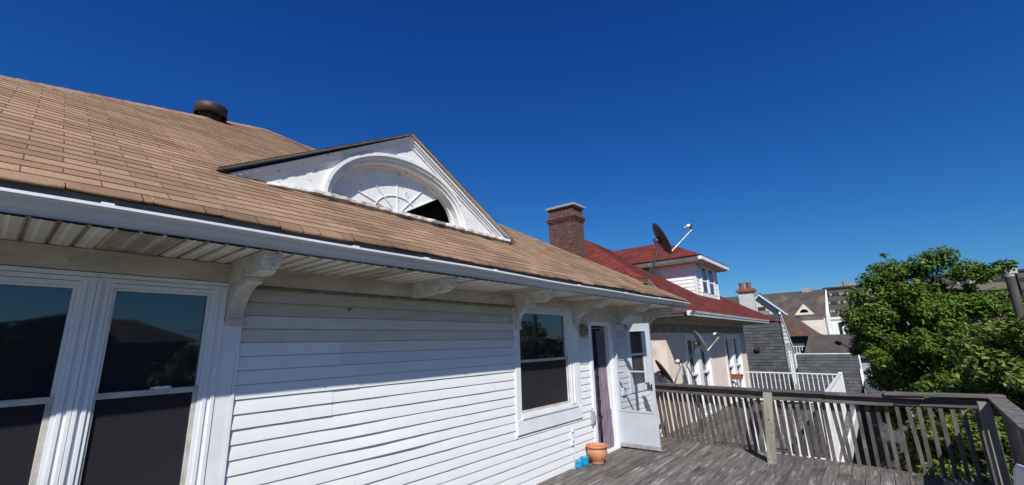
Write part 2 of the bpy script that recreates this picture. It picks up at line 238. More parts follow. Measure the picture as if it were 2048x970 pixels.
# ------------------------------------------------------------------ mesh builder
class MB:
    def __init__(s): s.v = []; s.f = []; s.mi = []; s.uv = {}; s.var = []; s.cur = 0.5; s.m = 0; s.smooth = []; s.sm = False
    def face(s, pts, uv=None):
        b = len(s.v); s.v += [tuple(p) for p in pts]; i = len(s.f); s.f.append(tuple(range(b, b+len(pts)))); s.mi.append(s.m); s.var.append(s.cur); s.smooth.append(s.sm)
        if uv: s.uv[i] = uv
    def grid(s, rows, close=False, uvs=None):
        """rows of points joined by quads with shared vertices"""
        b = len(s.v); R_ = len(rows); N = len(rows[0])
        for r in rows: s.v += [tuple(p) for p in r]
        for i in range(R_-1):
            for j in range(N if close else N-1):
                k = (j+1) % N; s.f.append((b+i*N+j, b+i*N+k, b+(i+1)*N+k, b+(i+1)*N+j)); s.mi.append(s.m); s.var.append(s.cur); s.smooth.append(s.sm)
                if uvs: s.uv[len(s.f)-1] = [uvs[i][j], uvs[i][k], uvs[i+1][k], uvs[i+1][j]]
    def box(s, x0, x1, y0, y1, z0, z1, M=None, faceuv=False):
        P = [Vector((x, y, z)) for z in (z0, z1) for y in (y0, y1) for x in (x0, x1)]
        if M: P = [M @ p for p in P]
        b = len(s.v); s.v += [tuple(p) for p in P]
        for q in ((0, 2, 3, 1), (4, 5, 7, 6), (0, 1, 5, 4), (2, 6, 7, 3), (0, 4, 6, 2), (1, 3, 7, 5)):
            s.f.append(tuple(b+i for i in q)); s.mi.append(s.m); s.var.append(s.cur); s.smooth.append(False)
            if faceuv:
                pp = [P[i] for i in q]; n = (pp[1]-pp[0]).cross(pp[2]-pp[1])
                s.uv[len(s.f)-1] = [((p.y if abs(n.x) > abs(n.y) else p.x), p.z) for p in pp]
    def beam(s, a, b, wd, ht, up=(0, 0, 1)):
        a, b = Vector(a), Vector(b); d = (b-a); L = d.length; d.normalize(); u = Vector(up); sd = d.cross(u).normalized(); u = sd.cross(d)
        M_ = Matrix(((d.x, sd.x, u.x, a.x), (d.y, sd.y, u.y, a.y), (d.z, sd.z, u.z, a.z), (0, 0, 0, 1)))
        s.box(0, L, -wd/2, wd/2, -ht/2, ht/2, M_)
    def tube(s, pts, r, n=8, cap=True):
        pts = [Vector(p) for p in pts]; rr = r if isinstance(r, (list, tuple)) else [r]*len(pts); rows = []; u = None
        for i, p in enumerate(pts):
            t = (pts[min(i+1, len(pts)-1)]-pts[max(i-1, 0)]).normalized()
            if u is None: u = t.cross(Vector((0, 0, 1))) if abs(t.z) < .9 else t.cross(Vector((1, 0, 0)))
            u = (u-t*u.dot(t)).normalized(); w_ = t.cross(u)
            rows.append([p+(u*math.cos(2*PI*k/n)+w_*math.sin(2*PI*k/n))*rr[i] for k in range(n)])
        o = s.sm; s.sm = True; s.grid(rows, close=True); s.sm = o
        if cap: s.face(rows[0][::-1]); s.face(rows[-1])
    def lathe(s, prof, c=(0, 0, 0), n=32, M=None):
        rows = []
        for r, z in prof:
            rows.append([(M @ Vector((r*math.cos(2*PI*k/n), r*math.sin(2*PI*k/n), z)) if M else Vector((c[0]+r*math.cos(2*PI*k/n), c[1]+r*math.sin(2*PI*k/n), c[2]+z))) for k in range(n)])
        o = s.sm; s.sm = True; s.grid(rows, close=True); s.sm = o
    def prism(s, poly, axis, a, b):
        """polygon (2D) extruded along axis from a to b; axis 'y': poly is (x,z); 'x': poly is (y,z); 'z': (x,y)"""
        def P(q, t): return {'y': (q[0], t, q[1]), 'x': (t, q[0], q[1]), 'z': (q[0], q[1], t)}[axis]
        s.face([P(q, a) for q in poly]); s.face([P(q, b) for q in reversed(poly)])
        for i in range(len(poly)):
            q, r = poly[i], poly[(i+1) % len(poly)]; s.face([P(q, a), P(q, b), P(r, b), P(r, a)])
    def build(s, name, mats, parent=None, bevel=0):
        me = bpy.data.meshes.new(name); off = Vector(parent['_loc']) if parent is not None and '_loc' in parent else Vector((0, 0, 0))
        me.from_pydata([(v[0]-off.x, v[1]-off.y, v[2]-off.z) for v in s.v], [], s.f)
        for m_ in (mats if isinstance(mats, (list, tuple)) else [mats]): me.materials.append(m_)
        me.polygons.foreach_set('material_index', s.mi); me.polygons.foreach_set('use_smooth', s.smooth)
        a = me.attributes.new('var', 'FLOAT', 'FACE'); a.data.foreach_set('value', s.var)
        if s.uv:
            ul = me.uv_layers.new(name='UVMap')
            for i, p in enumerate(me.polygons):
                if i in s.uv:
                    for k, li in enumerate(p.loop_indices): ul.data[li].uv = s.uv[i][k]
        me.validate(); me.update()
        o = bpy.data.objects.new(name, me); C.objects.link(o)
        if parent is not None: o.parent = parent; o['_loc'] = tuple(off)
        if bevel:
            bv = o.modifiers.new('bevel', 'BEVEL'); bv.width = bevel; bv.segments = 2; bv.limit_method = 'ANGLE'
        return o

def thing(name, label, cat, loc=(0, 0, 0), group=None):
    o = bpy.data.objects.new(name, None); C.objects.link(o); o.location = loc; o['_loc'] = tuple(loc); o['label'] = label; o['category'] = cat
    if group: o['group'] = group
    return o
def struct(o): o['kind'] = 'structure'; return o
def tag(o, label, cat, group=None):
    o['label'] = label; o['category'] = cat
    if group: o['group'] = group
    return o

# ================================================================== GROUND
g = MB(); g.box(-900, 900, -900, 900, -6.6, -6.5); struct(g.build('ground', GRASS))
g = MB(); g.box(9.0, 16.0, -300, 300, -6.496, -6.492); struct(g.build('road', ASPH))
g = MB(); g.box(7.4, 9.0, -300, 300, -6.496, -6.38); g.box(16.0, 17.6, -300, 300, -6.496, -6.38); struct(g.build('pavement', CONC))

# ================================================================== DECK
def rail_bot(x):   # line of the deck's far edge
    return float(np.interp(x, [-.3, 0.28, 1.0, 2.0, 3.2, 3.9, 4.6], [8.2, 8.14, 8.02, 7.92, 7.80, 7.66, 7.58]))
def rail_top(x):
    return float(np.interp(x, [-.3, 0.3, 1.2, 2.2, 2.9, 3.4, 3.9, 4.6], [8.02, 7.95, 7.74, 7.56, 7.56, 7.56, 7.56, 7.6]))
d = MB(); bw = 0.139; x = 0.012; i = 0
while x < 4.52:
    cuts = [-4.0, -4.0+random.uniform(1.2, 3.6)]
    while cuts[-1] < 8: cuts.append(cuts[-1]+random.choice([2.4, 3.0, 3.6]))
    yend = rail_bot(x+bw/2)-0.012
    for a, b in zip(cuts, cuts[1:]):
        if a >= yend: continue
        b = min(b, yend); d.cur = random.random(); lift = random.uniform(-.003, .003); t = random.uniform(-.0035, .0035)
        M_ = Matrix.Translation((x, 0, lift)) @ Matrix.Rotation(t/bw, 4, 'Y')
        d.box(0.003, bw-0.004, a+.002, b-.002, -0.036, -0.003, M_)
    x += bw; i += 1
d.cur = .3; d.box(0.0, 4.5, -4, 7.4, -0.30, -0.05)
# slim edging strip along the far edge
xs = np.linspace(0.02, 4.5, 24)
for a, b in zip(xs, xs[1:]):
    d.cur = .6+.2*math.sin(a*5); d.beam((a, rail_bot(a), -.002), (b, rail_bot(b), -.002), 0.03, 0.045)
deck = struct(d.build('deck', DECKM))
d = MB(); d.beam((1.005, 8.0, .006), (1.06, 7.05, .006), 0.022, 0.012)
tag(d.build('wood_strip', POSTM), 'thin pale strip of wood lying loose on the weathered deck', 'wood strip')

# ================================================================== OWN HOUSE
XC, YC, ZE, PT, S_ = 0.68, 9.45, 2.5, 0.6, 6.35      # eave x, far corner y, eave z, pitch, half depth
AX, AY, AZ = XC-S_, YC-S_, ZE+PT*S_
house = thing('shingled_house', 'white clapboard house with tan shingled hip roof beside the wooden deck', 'house', (-2.0, 3.1, -6.5))

# --- siding
s = MB(); PITCH = 0.0998; Z0 = 0.885-9*PITCH
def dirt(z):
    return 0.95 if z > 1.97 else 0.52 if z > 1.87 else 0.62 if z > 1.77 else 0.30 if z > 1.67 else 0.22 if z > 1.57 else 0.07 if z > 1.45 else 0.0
def bulge(y, z):
    """heat-buckled vinyl low on the wall, between the two windows"""
    b = 0
    for cy_, cz_, wy, wz, am in ((2.35, 0.95, 0.30, 0.14, 0.010), (2.75, 0.86, 0.38, 0.11, 0.012), (2.1, 1.12, .26, .1, .007), (2.2, 0.62, .35, .1, .006), (3.2, .7, .3, .1, .004), (3.6, 1.18, .3, .09, .0025), (2.0,1.36,.4,.06,.003)):
        b += am*math.exp(-((y-cy_)/wy)**2-((z-cz_)/wz)**2)
    return b+0.0008*math.sin(y*7+z*31)+.0006*math.sin(y*17.3-z*57)
def courses(y0, y1, za, zb, proud=0.0, patch=None, mb=None, dirtf=dirt):
    mb = mb or s
    k = 0
    while Z0+k*PITCH < zb-1e-4:
        z0 = Z0+k*PITCH; z1 = min(z0+PITCH, zb); k += 1
        if z1 <= za+1e-4: continue
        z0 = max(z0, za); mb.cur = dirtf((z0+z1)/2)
        n_ = max(2, int((y1-y0)/0.09)); ys = [y0+(y1-y0)*t/n_ for t in range(n_+1)]
        rows = [[(0.0035+proud, y, z1-.001) for y in ys], [(0.011+proud+bulge(y, (z0+z1)/2)*.7, y, z0+0.045) for y in ys], [(0.0135+proud+bulge(y, (z0+z1)/2), y, z0+0.004) for y in ys]]
        mb.sm = True; mb.grid(rows[::-1]); mb.sm = False
        mb.grid([[(0.0135+proud+bulge(y, (z0+z1)/2), y, z0+0.004) for y in ys][::-1], [(0.0, y, z0+0.0045) for y in ys][::-1]])
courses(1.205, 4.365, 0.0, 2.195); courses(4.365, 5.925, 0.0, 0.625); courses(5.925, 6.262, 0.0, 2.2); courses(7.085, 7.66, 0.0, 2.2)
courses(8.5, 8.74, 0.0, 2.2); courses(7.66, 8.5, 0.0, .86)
s.cur = .1; s.box(-0.2, -0.005, -3.0, -1.3, -.02, 2.4); s.box(-0.2, -0.005, 1.0, 4.5, -.02, 2.4); s.box(-0.2, -0.005, 5.6, 6.3, -.02, 2.4); s.box(-.2, -.005, 4.5, 5.6, -.02, .7); s.box(-.2, -.005, 7.05, 8.75, -.02, 2.4)
s.box(-0.2, -0.005, -1.3, 1.0, -.02, .55); s.box(-0.2, -0.005, 6.3, 7.05, 2.02, 2.4); s.box(-.2, -.005, -1.3, 1.0, 2.16, 2.4); s.box(-.2, -.005, 4.5, 5.6, 2.17, 2.4)
s.cur = .0; s.box(-9.0, -0.01, -2.4, 8.74, -6.5, -.30)
s.box(-9.0, -.2, 8.6, 8.74, -.3, 2.4); s.box(-9.0, -.2, -2.54, -2.4, -.3, 2.4); s.box(-9.1, -9.0, -2.4, 8.74, -.3, 2.4)
s.build('wall', SIDE, house)
# replacement boards: cleaner, a little proud
p_ = MB()
for y1, z0 in ((1.99, 0.885+8*PITCH), (1.99, 0.885+7*PITCH), (2.19, 0.885+6*PITCH), (2.19, 0.885+5*PITCH), (1.95, 0.885+4*PITCH), (1.95, 0.885+3*PITCH)):
    courses(1.207, y1, z0+.0005, z0+PITCH-.0005, 0.004, mb=p_, dirtf=lambda z: 0.0)
p_.build('replacement_board', SIDE, house)['label'] = 'cleaner white replacement clapboards patched in'
p_ = MB()
for k_, ya_, yb_ in ((0, 1.207, 2.9), (1, 2.35, 4.36), (2, 1.207, 3.35), (3, 3.1, 4.36), (5, 2.6, 4.36), (6, 1.207, 2.2), (7, 3.6, 4.36), (9, 2.75, 4.36), (10, 2.2, 3.9), (11, 3.3, 4.36), (12, 2.5, 4.36), (14, 3.0, 4.36), (16, 2.95, 4.36), (18, 1.207, 2.7)):
    courses(ya_, yb_, Z0+k_*PITCH+.0005, Z0+(k_+1)*PITCH-.0005, 0.0016, mb=p_)
p_.build('lapped_board', SIDE, house)
# J-channel trims beside siding
t = MB()
for a, b, z0, z1, xx in ((1.188, 1.207, 0.0, 1.72, .026), (1.184, 1.203, 1.72, 2.0, .03), (1.192, 1.205, 2.0, 2.2, .02), (4.362, 4.374, 0.6, 2.2, .022), (5.918, 5.93, 0.6, 2.2, .022), (6.255, 6.268, 0, 2.2, .022), (7.08, 7.09, 0, 2.2, .022)):
    t = MB(); t.box(0.0, xx, a, b, z0, z1); t.build('edge_trim', TRIM, house)
t = MB(); t.box(-0.005, 0.03, 8.62, 8.76, 0, 2.35); t.build('corner_trim', TRIM, house)
t = MB(); t.box(0, .022, 7.66, 7.76, 0.8, 2.2); t.box(0, .022, 8.42, 8.5, .8, 2.2); t.box(0, .024, 7.76, 8.42, .8, .88); t.box(0, .024, 7.76, 8.42, 2.06, 2.2)
t.build('window_trim', TRIM, house)
# frieze under the soffit
f = MB()
f.box(-.004, 0.03, -3.0, 1.09, 2.215, 2.36); f.box(0.0, 0.024, 1.09, 1.2, 1.93, 2.36)
f.box(0.0, 0.022, 1.2, 4.37, 2.212, 2.352); f.box(0.0, 0.034, 1.2, 4.37, 2.318, 2.352); f.box(0.0, 0.022, 4.37, 5.93, 2.225, 2.352)
f.box(0.0, 0.020, 5.93, 8.75, 2.195, 2.352); f.box(0.001, 0.026, 6.27, 7.08, 2.02, 2.193); f.box(.0, .035, 4.37, 8.75, 2.33, 2.353)
f.box(-.004, 0.045, -3.0, 1.09, 2.325, 2.345)
f.build('frieze_board', AGED, house)
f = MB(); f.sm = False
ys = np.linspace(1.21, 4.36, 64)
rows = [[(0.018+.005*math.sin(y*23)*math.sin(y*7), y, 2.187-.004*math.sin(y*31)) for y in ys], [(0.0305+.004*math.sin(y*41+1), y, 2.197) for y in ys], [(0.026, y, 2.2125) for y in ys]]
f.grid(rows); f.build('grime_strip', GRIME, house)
# pilasters / panel boards under the brackets
f = MB(); f.box(-.002, 0.020, 1.088, 1.186, 0.0, 1.93); f.build('pilaster', TRIM, house)

# --- soffit: V-grooved panels, groups of punched vent panels
s = MB()
vents = [(0.32, 0.62), (1.92, 2.25), (3.0, 3.12), (3.85, 4.25), (5.1, 5.4)]
def isv(y): return any(a <= y <= b for a, b in vents)
def soffit_strip(x0, x1, y0, y1):
    y = y0
    while y < y1:
        W_ = 0.1012; e = min(y+W_, y1); g_ = 0.016
        vent = isv((y+e)/2) ; st = 0.72 if vent else random.choice([.0, .0, .03, .08])
        prof = [(y, 2.351, .95), (y+g_*.6, 2.364, .95), (y+g_*1.3, 2.352, .5), (y+.042, 2.350, st), (y+.05, 2.353, st), (y+.058, 2.350, st), (e-.006, 2.350, .45), (e, 2.351, .9)]
        for (ya, za, va), (yb, zb, vb) in zip(prof, prof[1:]):
            s.cur = max(va, vb)*.72 if (va > .4 or vb > .4) and not (va == st and vb == st) else st
            if vent: s.cur = max(s.cur, .70) if (va == st or vb == st) else .4
            s.face([(x0, ya, za), (x0, yb, zb), (x1, yb, zb), (x1, ya, za)])
        y = e
soffit_strip(0.0, 0.665, -3.1, 9.35)
s.cur = .3; s.box(-9, 0.0, 8.75, 9.35, 2.35, 2.37); s.box(0.0, .05, 8.76, 8.80, 2.33, 2.352)
s.build('soffit', SOFF, house)

# --- brackets: horizontal arm with ogee nose, curved leg to the wall
def bracket(y0, y1, leg, lab=None):
    b = MB(); arm = [(0.0, 2.35), (0.62, 2.35), (0.622, 2.325), (0.60, 2.318), (0.597, 2.295), (0.575, 2.27), (0.545, 2.262), (0.54, 2.247), (0.49, 2.232), (0.44, 2.223), (0.385, 2.228), (0.345, 2.242), (0.335, 2.226), (0.20, 2.21), (0.0, 2.205)]
    b.prism(arm, 'y', y0, y1)
    if leg:
        out = [(0.30, 2.209)]; inn = []
        L_ = [(0.33, 2.222), (0.33, 2.195)]
        for k in range(0, 11):
            a = k/10*PI/2; L_.append((0.30-0.245*math.sin(a), 1.955+0.225*math.cos(a)) if k else (0.30, 2.18))
        L_ += [(0.055, 1.955), (0.068, 1.95), (0.068, 1.905), (0.0, 1.905), (0.0, 2.2)]
        b.prism(L_, 'y', y0+.006, y1-.006)
    o = b.build('bracket', BRACK, house, bevel=0.004)
    h = MB(); hx, hy = 0.585, (y0+y1)/2
    h.tube([(hx, hy, 2.30), (hx+.01, hy+.004, 2.275), (hx+.022, hy+.006, 2.258), (hx+.012, hy+.006, 2.243), (hx-.003, hy+.004, 2.25)], 0.004, 6)
    h.build('hook', STEEL, o)
    return o
bracket(1.09, 1.205, True); bracket(2.72, 2.81, False); bracket(4.375, 4.465, True); bracket(5.835, 5.92, True); bracket(7.40, 7.485, True); bracket(8.66, 8.745, True)
bracket(-.52, -.41, False)

# --- gutter
gt = MB()
prof = [(0.60, 2.462), (0.60, 2.366), (0.655, 2.362), (0.668, 2.372), (0.672, 2.386), (0.694, 2.405), (0.704, 2.428), (0.724, 2.432), (0.736, 2.440), (0.731, 2.456), (0.706, 2.461), (0.690, 2.440), (0.664, 2.384), (0.610, 2.376), (0.606, 2.462)]
ys = list(np.linspace(-3.2, 9.32, 60))
def gz(y): return 0.006*math.sin(y*.9)+0.004*math.sin(y*2.3+1)
for a, b in zip(prof, prof[1:]+prof[:1]):
    gt.grid([[(a[0]+.3*gz(y), y, a[1]+gz(y)-.008*(y < 1)*(1-y)/4) for y in ys], [(b[0]+.3*gz(y), y, b[1]+gz(y)-.008*(y < 1)*(1-y)/4) for y in ys]])
gt.face([(p[0], 9.32, p[1]+gz(9.32)) for p in prof[:10]]); 
gt.box(-9.0, 0.60, 9.32, 9.44, 2.36, 2.45)
gut = gt.build('gutter', GUT, house)
for yy in (0.30, 1.68, 2.35, 3.25, 4.9, 6.3, 7.7):
    h = MB(); h.box(0.60, 0.715, yy-.012, yy+.012, 2.450+gz(yy), 2.458+gz(yy)); h.box(0.575, 0.604, yy-.009, yy+.009, 2.457+gz(yy), 2.56); h.m = 1; h.box(0.69, 0.722, yy-.028, yy+.022, 2.4555+gz(yy), 2.466+gz(yy))
    h.build('hanger', [DGUT, TRIM], gut)
f = MB(); f.box(0.575, 0.598, -3.2, 9.3, 2.36, 2.53); f.build('fascia', DGUT, house)
f = MB(); f.tube([(.71, 8.35, 2.46), (.735, 8.36, 2.42), (.70, 8.38, 2.37), (.66, 8.34, 2.345)], .004, 6); f.build('gutter_cable', BLKP, house)

# --- roof: laid courses on the front slope, hips, other slopes
r = MB()
EXP = 0.111   # horizontal run per course
def crs_face(fn, run, L0, L1, exp=EXP, mb=r, thick=.0075, edge=True, jit=.0012):
    """fn(u, h) -> point for u along the eave, h horizontal distance inward; L0/L1 give start and end of u for h"""
    k = 0
    while k*exp < run:
        h0, h1 = k*exp, min((k+1)*exp, run)
        ua, ub, uc, ud = L0(h0), L1(h0), L0(h1), L1(h1); n_ = max(1, int((ub-ua)/.35))
        row0, row1, row2, uv0, uv1 = [], [], [], [], []
        for i in range(n_+1):
            t = i/n_; u = ua+(ub-ua)*t; v = uc+(ud-uc)*t; j = random.uniform(-jit, jit) if 0 < i < n_ else 0
            p = fn(u, h0); q = fn(v, h1); row0.append((p[0], p[1], p[2]+thick+j)); row1.append((q[0], q[1], q[2]+.001)); row2.append((p[0], p[1], p[2]+j*.5))
            uv0.append((u, k+.0)); uv1.append((v, k+1.0))
        mb.grid([row0, row1], uvs=[[(a, b+.02) for a, b in uv0], [(a, b-.02) for a, b in uv1]])
        mb.grid([row2, row0], uvs=[[(a, b+.001) for a, b in uv0], [(a, b+.004) for a, b in uv0]])  # butt edges take the slot colour, painting in each course's shadow line
        k += 1
RX0, EY0, EY1 = 0.625, YC-.055-2*(S_)+.11, YC-.055
def wav(u): return 0.010*math.sin(u*1.1)+.006*math.sin(u*3.1+.5)
crs_face(lambda u, h: (RX0-h, u, ZE+PT*(XC-RX0+h)+wav(u)*math.exp(-h*2)*.6), S_-.055, lambda h: EY0+h, lambda h: EY1-h)
crs_face(lambda u, h: (-u, EY1-h, ZE+PT*(.055+h)), S_-.055, lambda h: -RX0+h, lambda h: -RX0+2*S_-.11-h)
crs_face(lambda u, h: (u, EY0+h, ZE+PT*(.055+h)), S_-.055, lambda h: RX0-2*S_+.11+h, lambda h: RX0-h)
crs_face(lambda u, h: (RX0-2*S_+.11+h, -u, ZE+PT*(.055+h)), S_-.055, lambda h: -EY1+h, lambda h: -EY0-h)
roof = r.build('roof', ROOFM, house)
# rolled-over starter edge along the eave with curled tab ends
e = MB(); u = EY0
while u < EY1-.02:
    L_ = random.uniform(.26, .36); v = min(u+L_, EY1); dr = random.choice([-.002, .0, .002, .004, .012]); e.cur = random.random()
    zz = lambda y: ZE+PT*(XC-RX0)+.011+wav(y)*.6
    n_ = 4; rows = []
    for hx, hz in ((-.075, .045), (-.01, .006), (.010, -.008-dr*.5), (.016, -.020-dr), (.008, -.024-dr), (-.01, -.012)):
        rows.append([(RX0+hx, u+.004+(v-u-.008)*t/n_, zz(u+(v-u)*t/n_)+hz+(.004 if t in (0, n_) else 0)*(hx > -.05)) for t in range(n_+1)])
    e.sm = True; e.grid(rows, uvs=[[(u+.02+(v-u-.04)*t/n_, 60+.1+i*.12) for t in range(n_+1)] for i in range(6)]); e.sm = False; u = v
e.build('starter_shingle', STARTM, house)['label'] = 'curled lower shingle edge over the gutter'
# hip caps
hc = MB()
def hipcap(a, b, w_=.13, n_=44, mb=hc, up=.012):
    a, b = Vector(a), Vector(b); dd = (b-a).normalized(); sd = dd.cross(Vector((0, 0, 1))).normalized()
    for i in range(n_):
        p = a.lerp(b, i/n_); q = a.lerp(b, (i+1)/n_); lift = Vector((0, 0, up+.006)); l2 = Vector((0, 0, up)); dn = Vector((0, 0, -.064)); mb.cur = random.random()
        U = i*.4
        mb.face([p+sd*w_+dn+lift, q+sd*w_+dn+l2, q+l2, p+lift], [(U+.1, 40.1), (U+.35, 40.1), (U+.35, 40.8), (U+.1, 40.8)]); mb.face([p+lift, q+l2, q-sd*w_+dn+l2, p-sd*w_+dn+lift], [(U+.1, 41.1), (U+.35, 41.1), (U+.35, 41.8), (U+.1, 41.8)])
        mb.face([p+sd*w_+dn+lift, p+lift, p-sd*w_+dn+lift, p-sd*w_+dn, p, p+sd*w_+dn], [(U+.1, 42.1)]*6)
for cxn, cyn in ((RX0, EY1), (RX0, EY0), (RX0-2*S_+.11, EY1)):
    hipcap((cxn, cyn, ZE+PT*.055), (AX, AY, AZ))
hc.build('ridge_cap', ROOFM, roof)

# --- dormer with half-round fan window
XD, YD, ZD = -0.60, 3.08, 3.268
dm = MB(); EA, EB, EC = 1.02, 0.70, 3.31   # ellipse half width, height, base z
NA = 28
def ell(a, b, t, zc=EC, yc=YD-.02): return (yc+a*math.cos(t), zc+b*math.sin(t))
apz = 4.325; yl, yr = YD-1.92, YD+1.92
# front board with the half-round hole: strips between hole and the triangle outline
def tri_z(y): return ZD+(apz-ZD)*(1-abs(y-YD)/1.92)
hole = [ell(EA, EB, PI-PI*k/NA) for k in range(NA+1)]
for (ya, za), (yb, zb) in zip(hole, hole[1:]):
    dm.face([(XD, ya, za), (XD, yb, zb), (XD, yb, tri_z(yb)), (XD, ya, tri_z(ya))])
# split at the apex
dm.face([(XD, yl, ZD-.03), (XD, hole[0][0], ZD-.03), (XD, hole[0][0], tri_z(hole[0][0])), (XD, yl, tri_z(yl))]); dm.face([(XD, hole[-1][0], ZD-.03), (XD, yr, ZD-.03), (XD, yr, tri_z(yr)), (XD, hole[-1][0], tri_z(hole[-1][0]))])
dm.face([(XD, hole[NA//2-1][0], tri_z(hole[NA//2-1][0])), (XD, hole[NA//2+1][0], tri_z(hole[NA//2+1][0])), (XD, YD, apz)])
dormer = dm.build('dormer', PEEL, house)
# rake mouldings under the overhang
rk = MB()
def rake(xa, xb, d0, d1):
    for sg in (-1, 1):
        A = [(YD+sg*1.94, ZD-.035), (YD, apz+.012)]
        n_ = Vector((0, -(A[1][1]-A[0][1]), (A[1][0]-A[0][0]))); n2 = Vector((A[1][1]-A[0][1], -(A[1][0]-A[0][0]))).normalized()
        if n2.y > 0: n2 = -n2
        P = [(A[0][0]+n2.x*d0, A[0][1]+n2.y*d0), (A[1][0], A[1][1]-d0/math.cos(math.atan((apz-ZD)/1.92))), (A[1][0], A[1][1]-d1/math.cos(math.atan((apz-ZD)/1.92))), (A[0][0]+n2.x*d1, A[0][1]+n2.y*d1)]
        if sg > 0: P = P[::-1]
        rk.prism(P, 'x', xa, xb)
rake(XD-.01, XD+.018, .0, .080); rake(XD-.01, XD+.060, -.002, .022); rake(XD-.01, XD+.038, -.001, .046)
rk.build('rake_moulding', PEEL, dormer)
# dormer roof
dr = MB(); xb = XC-(apz+.03-ZE)/PT
for sg in (-1, 1):
    F0 = Vector((XD+.100, YD+sg*2.02, 3.262-.005)); F1 = Vector((XD+.100, YD, apz+.034)); B1 = Vector((xb-.05, YD, apz+.034)); B0 = Vector((XD-.08, YD+sg*2.02, 3.262-.005))
    T = Vector((0, 0, .013)); U0 = [(0, .1), (2.3, .1), (2.3, 9), (0, 1)]
    dr.m = 0; dr.face([F0+T, F1+T, B1+T, B0+T], [(.1, 0), (.1, 14), (2.0, 14), (.3, 0)]); dr.m = 2; dr.face([F0, B0, B1, F1]); dr.m = 1; dr.face([F0, F1, F1+T, F0+T]); dr.face([F0, F0+T, B0+T, B0])
    for i in range(34):   # ragged shingle ends along the rake
        p = F0.lerp(F1, i/34)+T*random.uniform(.8, 1.1); q = F0.lerp(F1, (i+.94)/34)+T*random.uniform(.6, 1.1); ox = random.uniform(.002, .009); dr.cur = random.random()
        dr.face([p+Vector((ox, 0, 0)), q+Vector((ox, 0, 0)), q+Vector((-.05, 0, .012)), p+Vector((-.05, 0, .012))]); dr.face([p+Vector((ox, 0, 0)), p+Vector((ox, 0, -.007)), q+Vector((ox, 0, -.007)), q+Vector((ox, 0, 0))])
dr.build('dormer_roof', [ROOFM, EDGE, PEEL], dormer)
# arch mouldings
ar = MB()
def ring(a0, b0, a1, b1, x0, x1, n_=40):
    o, i_ = [ell(a0, b0, PI-PI*k/n_) for k in range(n_+1)], [ell(a1, b1, PI-PI*k/n_) for k in range(n_+1)]
    ar.sm = False
    for k in range(n_):
        ar.face([(x1, *o[k]), (x1, *i_[k]), (x1, *i_[k+1]), (x1, *o[k+1])][::-1])
    ar.sm = True; ar.grid([[(x0, *p) for p in o], [(x1, *p) for p in o]]); ar.grid([[(x1, *p) for p in i_], [(x0, *p) for p in i_]]); ar.sm = False
ring(1.04, .72, 1.0, .683, XD, XD+.038); ring(1.0, .683, .965, .652, XD-.02, XD+.016); ring(.967, .654, .925, .615, XD-.17, XD-.018); ring(.927, .617, .895, .588, XD-.16, XD-.11)
ar.build('arch_moulding', PEEL, dormer)
# fan board and its glazing bars; the lower right wedge is gone
fb = MB(); xf = XD-.15; c0 = (YD-.02, EC+.02); T0 = math.radians(43)
pts = [ell(.91, .60, T0+(PI-T0)*k/24) for k in range(25)]
for a, b in zip(pts, pts[1:]): fb.face([(xf, *c0), (xf, *a), (xf, *b)]); fb.face([(xf-.015, *c0), (xf-.015, *b), (xf-.015, *a)])
fb.face([(xf, *c0), (xf-.015, *c0), (xf-.015, *pts[0]), (xf, *pts[0])])
fan = fb.build('fan_window', PEEL, dormer)
mt = MB()
for ang in (60, 92, 124, 153):
    e_ = ell(.89, .58, math.radians(ang)); mt.beam((xf+.008, c0[0]+.04*math.cos(math.radians(ang)), c0[1]+.03*math.sin(math.radians(ang))), (xf+.008, *e_), .009, .011, up=(1, 0, 0))
rg = [(xf+.008, c0[0]+.33*math.cos(t), c0[1]+.24*math.sin(t)) for t in np.linspace(T0+.05, PI-.15, 22)]
mt.tube(rg, .006, 6); mt.beam((xf+.008, *c0), (xf+.008, *pts[0]), .010, .014, up=(1, 0, 0))
mt.build('glazing_bar', WHITE, fan)
bx = MB(); bx.box(XD-.7, XD-.19, YD-.95, YD+.93, EC-.05, EC+.62); bx.build('attic_void', BLACK, dormer)  # solid black box standing in for the attic's darkness
sb = MB(); n_ = 60; ys = np.linspace(yl+.32, yr-.02, n_)
rows = []
for (hx, hz) in ((.0, .075), (.035, .066), (.075, .05), (.08, .018), (.04, .0), (0, -.03)):
    rows.append([(XD+hx*(1+.15*math.sin(y*37))*min(1, (y-yl-.2)/.6)+.003*random.random(), y, ZD-.018+min(1, (y-yl-.1)/.7)*hz*(1+.12*math.sin(y*23+hx*90))+.004*random.random()) for y in ys])
sb.grid(rows); sb.face([r_[0] for r_ in rows]); sb.face([r_[-1] for r_ in rows][::-1]); sb.build('sill', PEEL2, dormer)
fl = MB(); ys = np.linspace(yl+.02, yr+.02, 50)
fl.grid([[(XD+.10+.02*math.sin(y*13), y, 3.212+.006*math.sin(y*9)) for y in ys], [(XD+.02, y, 3.255) for y in ys], [(XD-.02, y, 3.30) for y in ys]]); fl.build('flashing', EDGE, dormer)

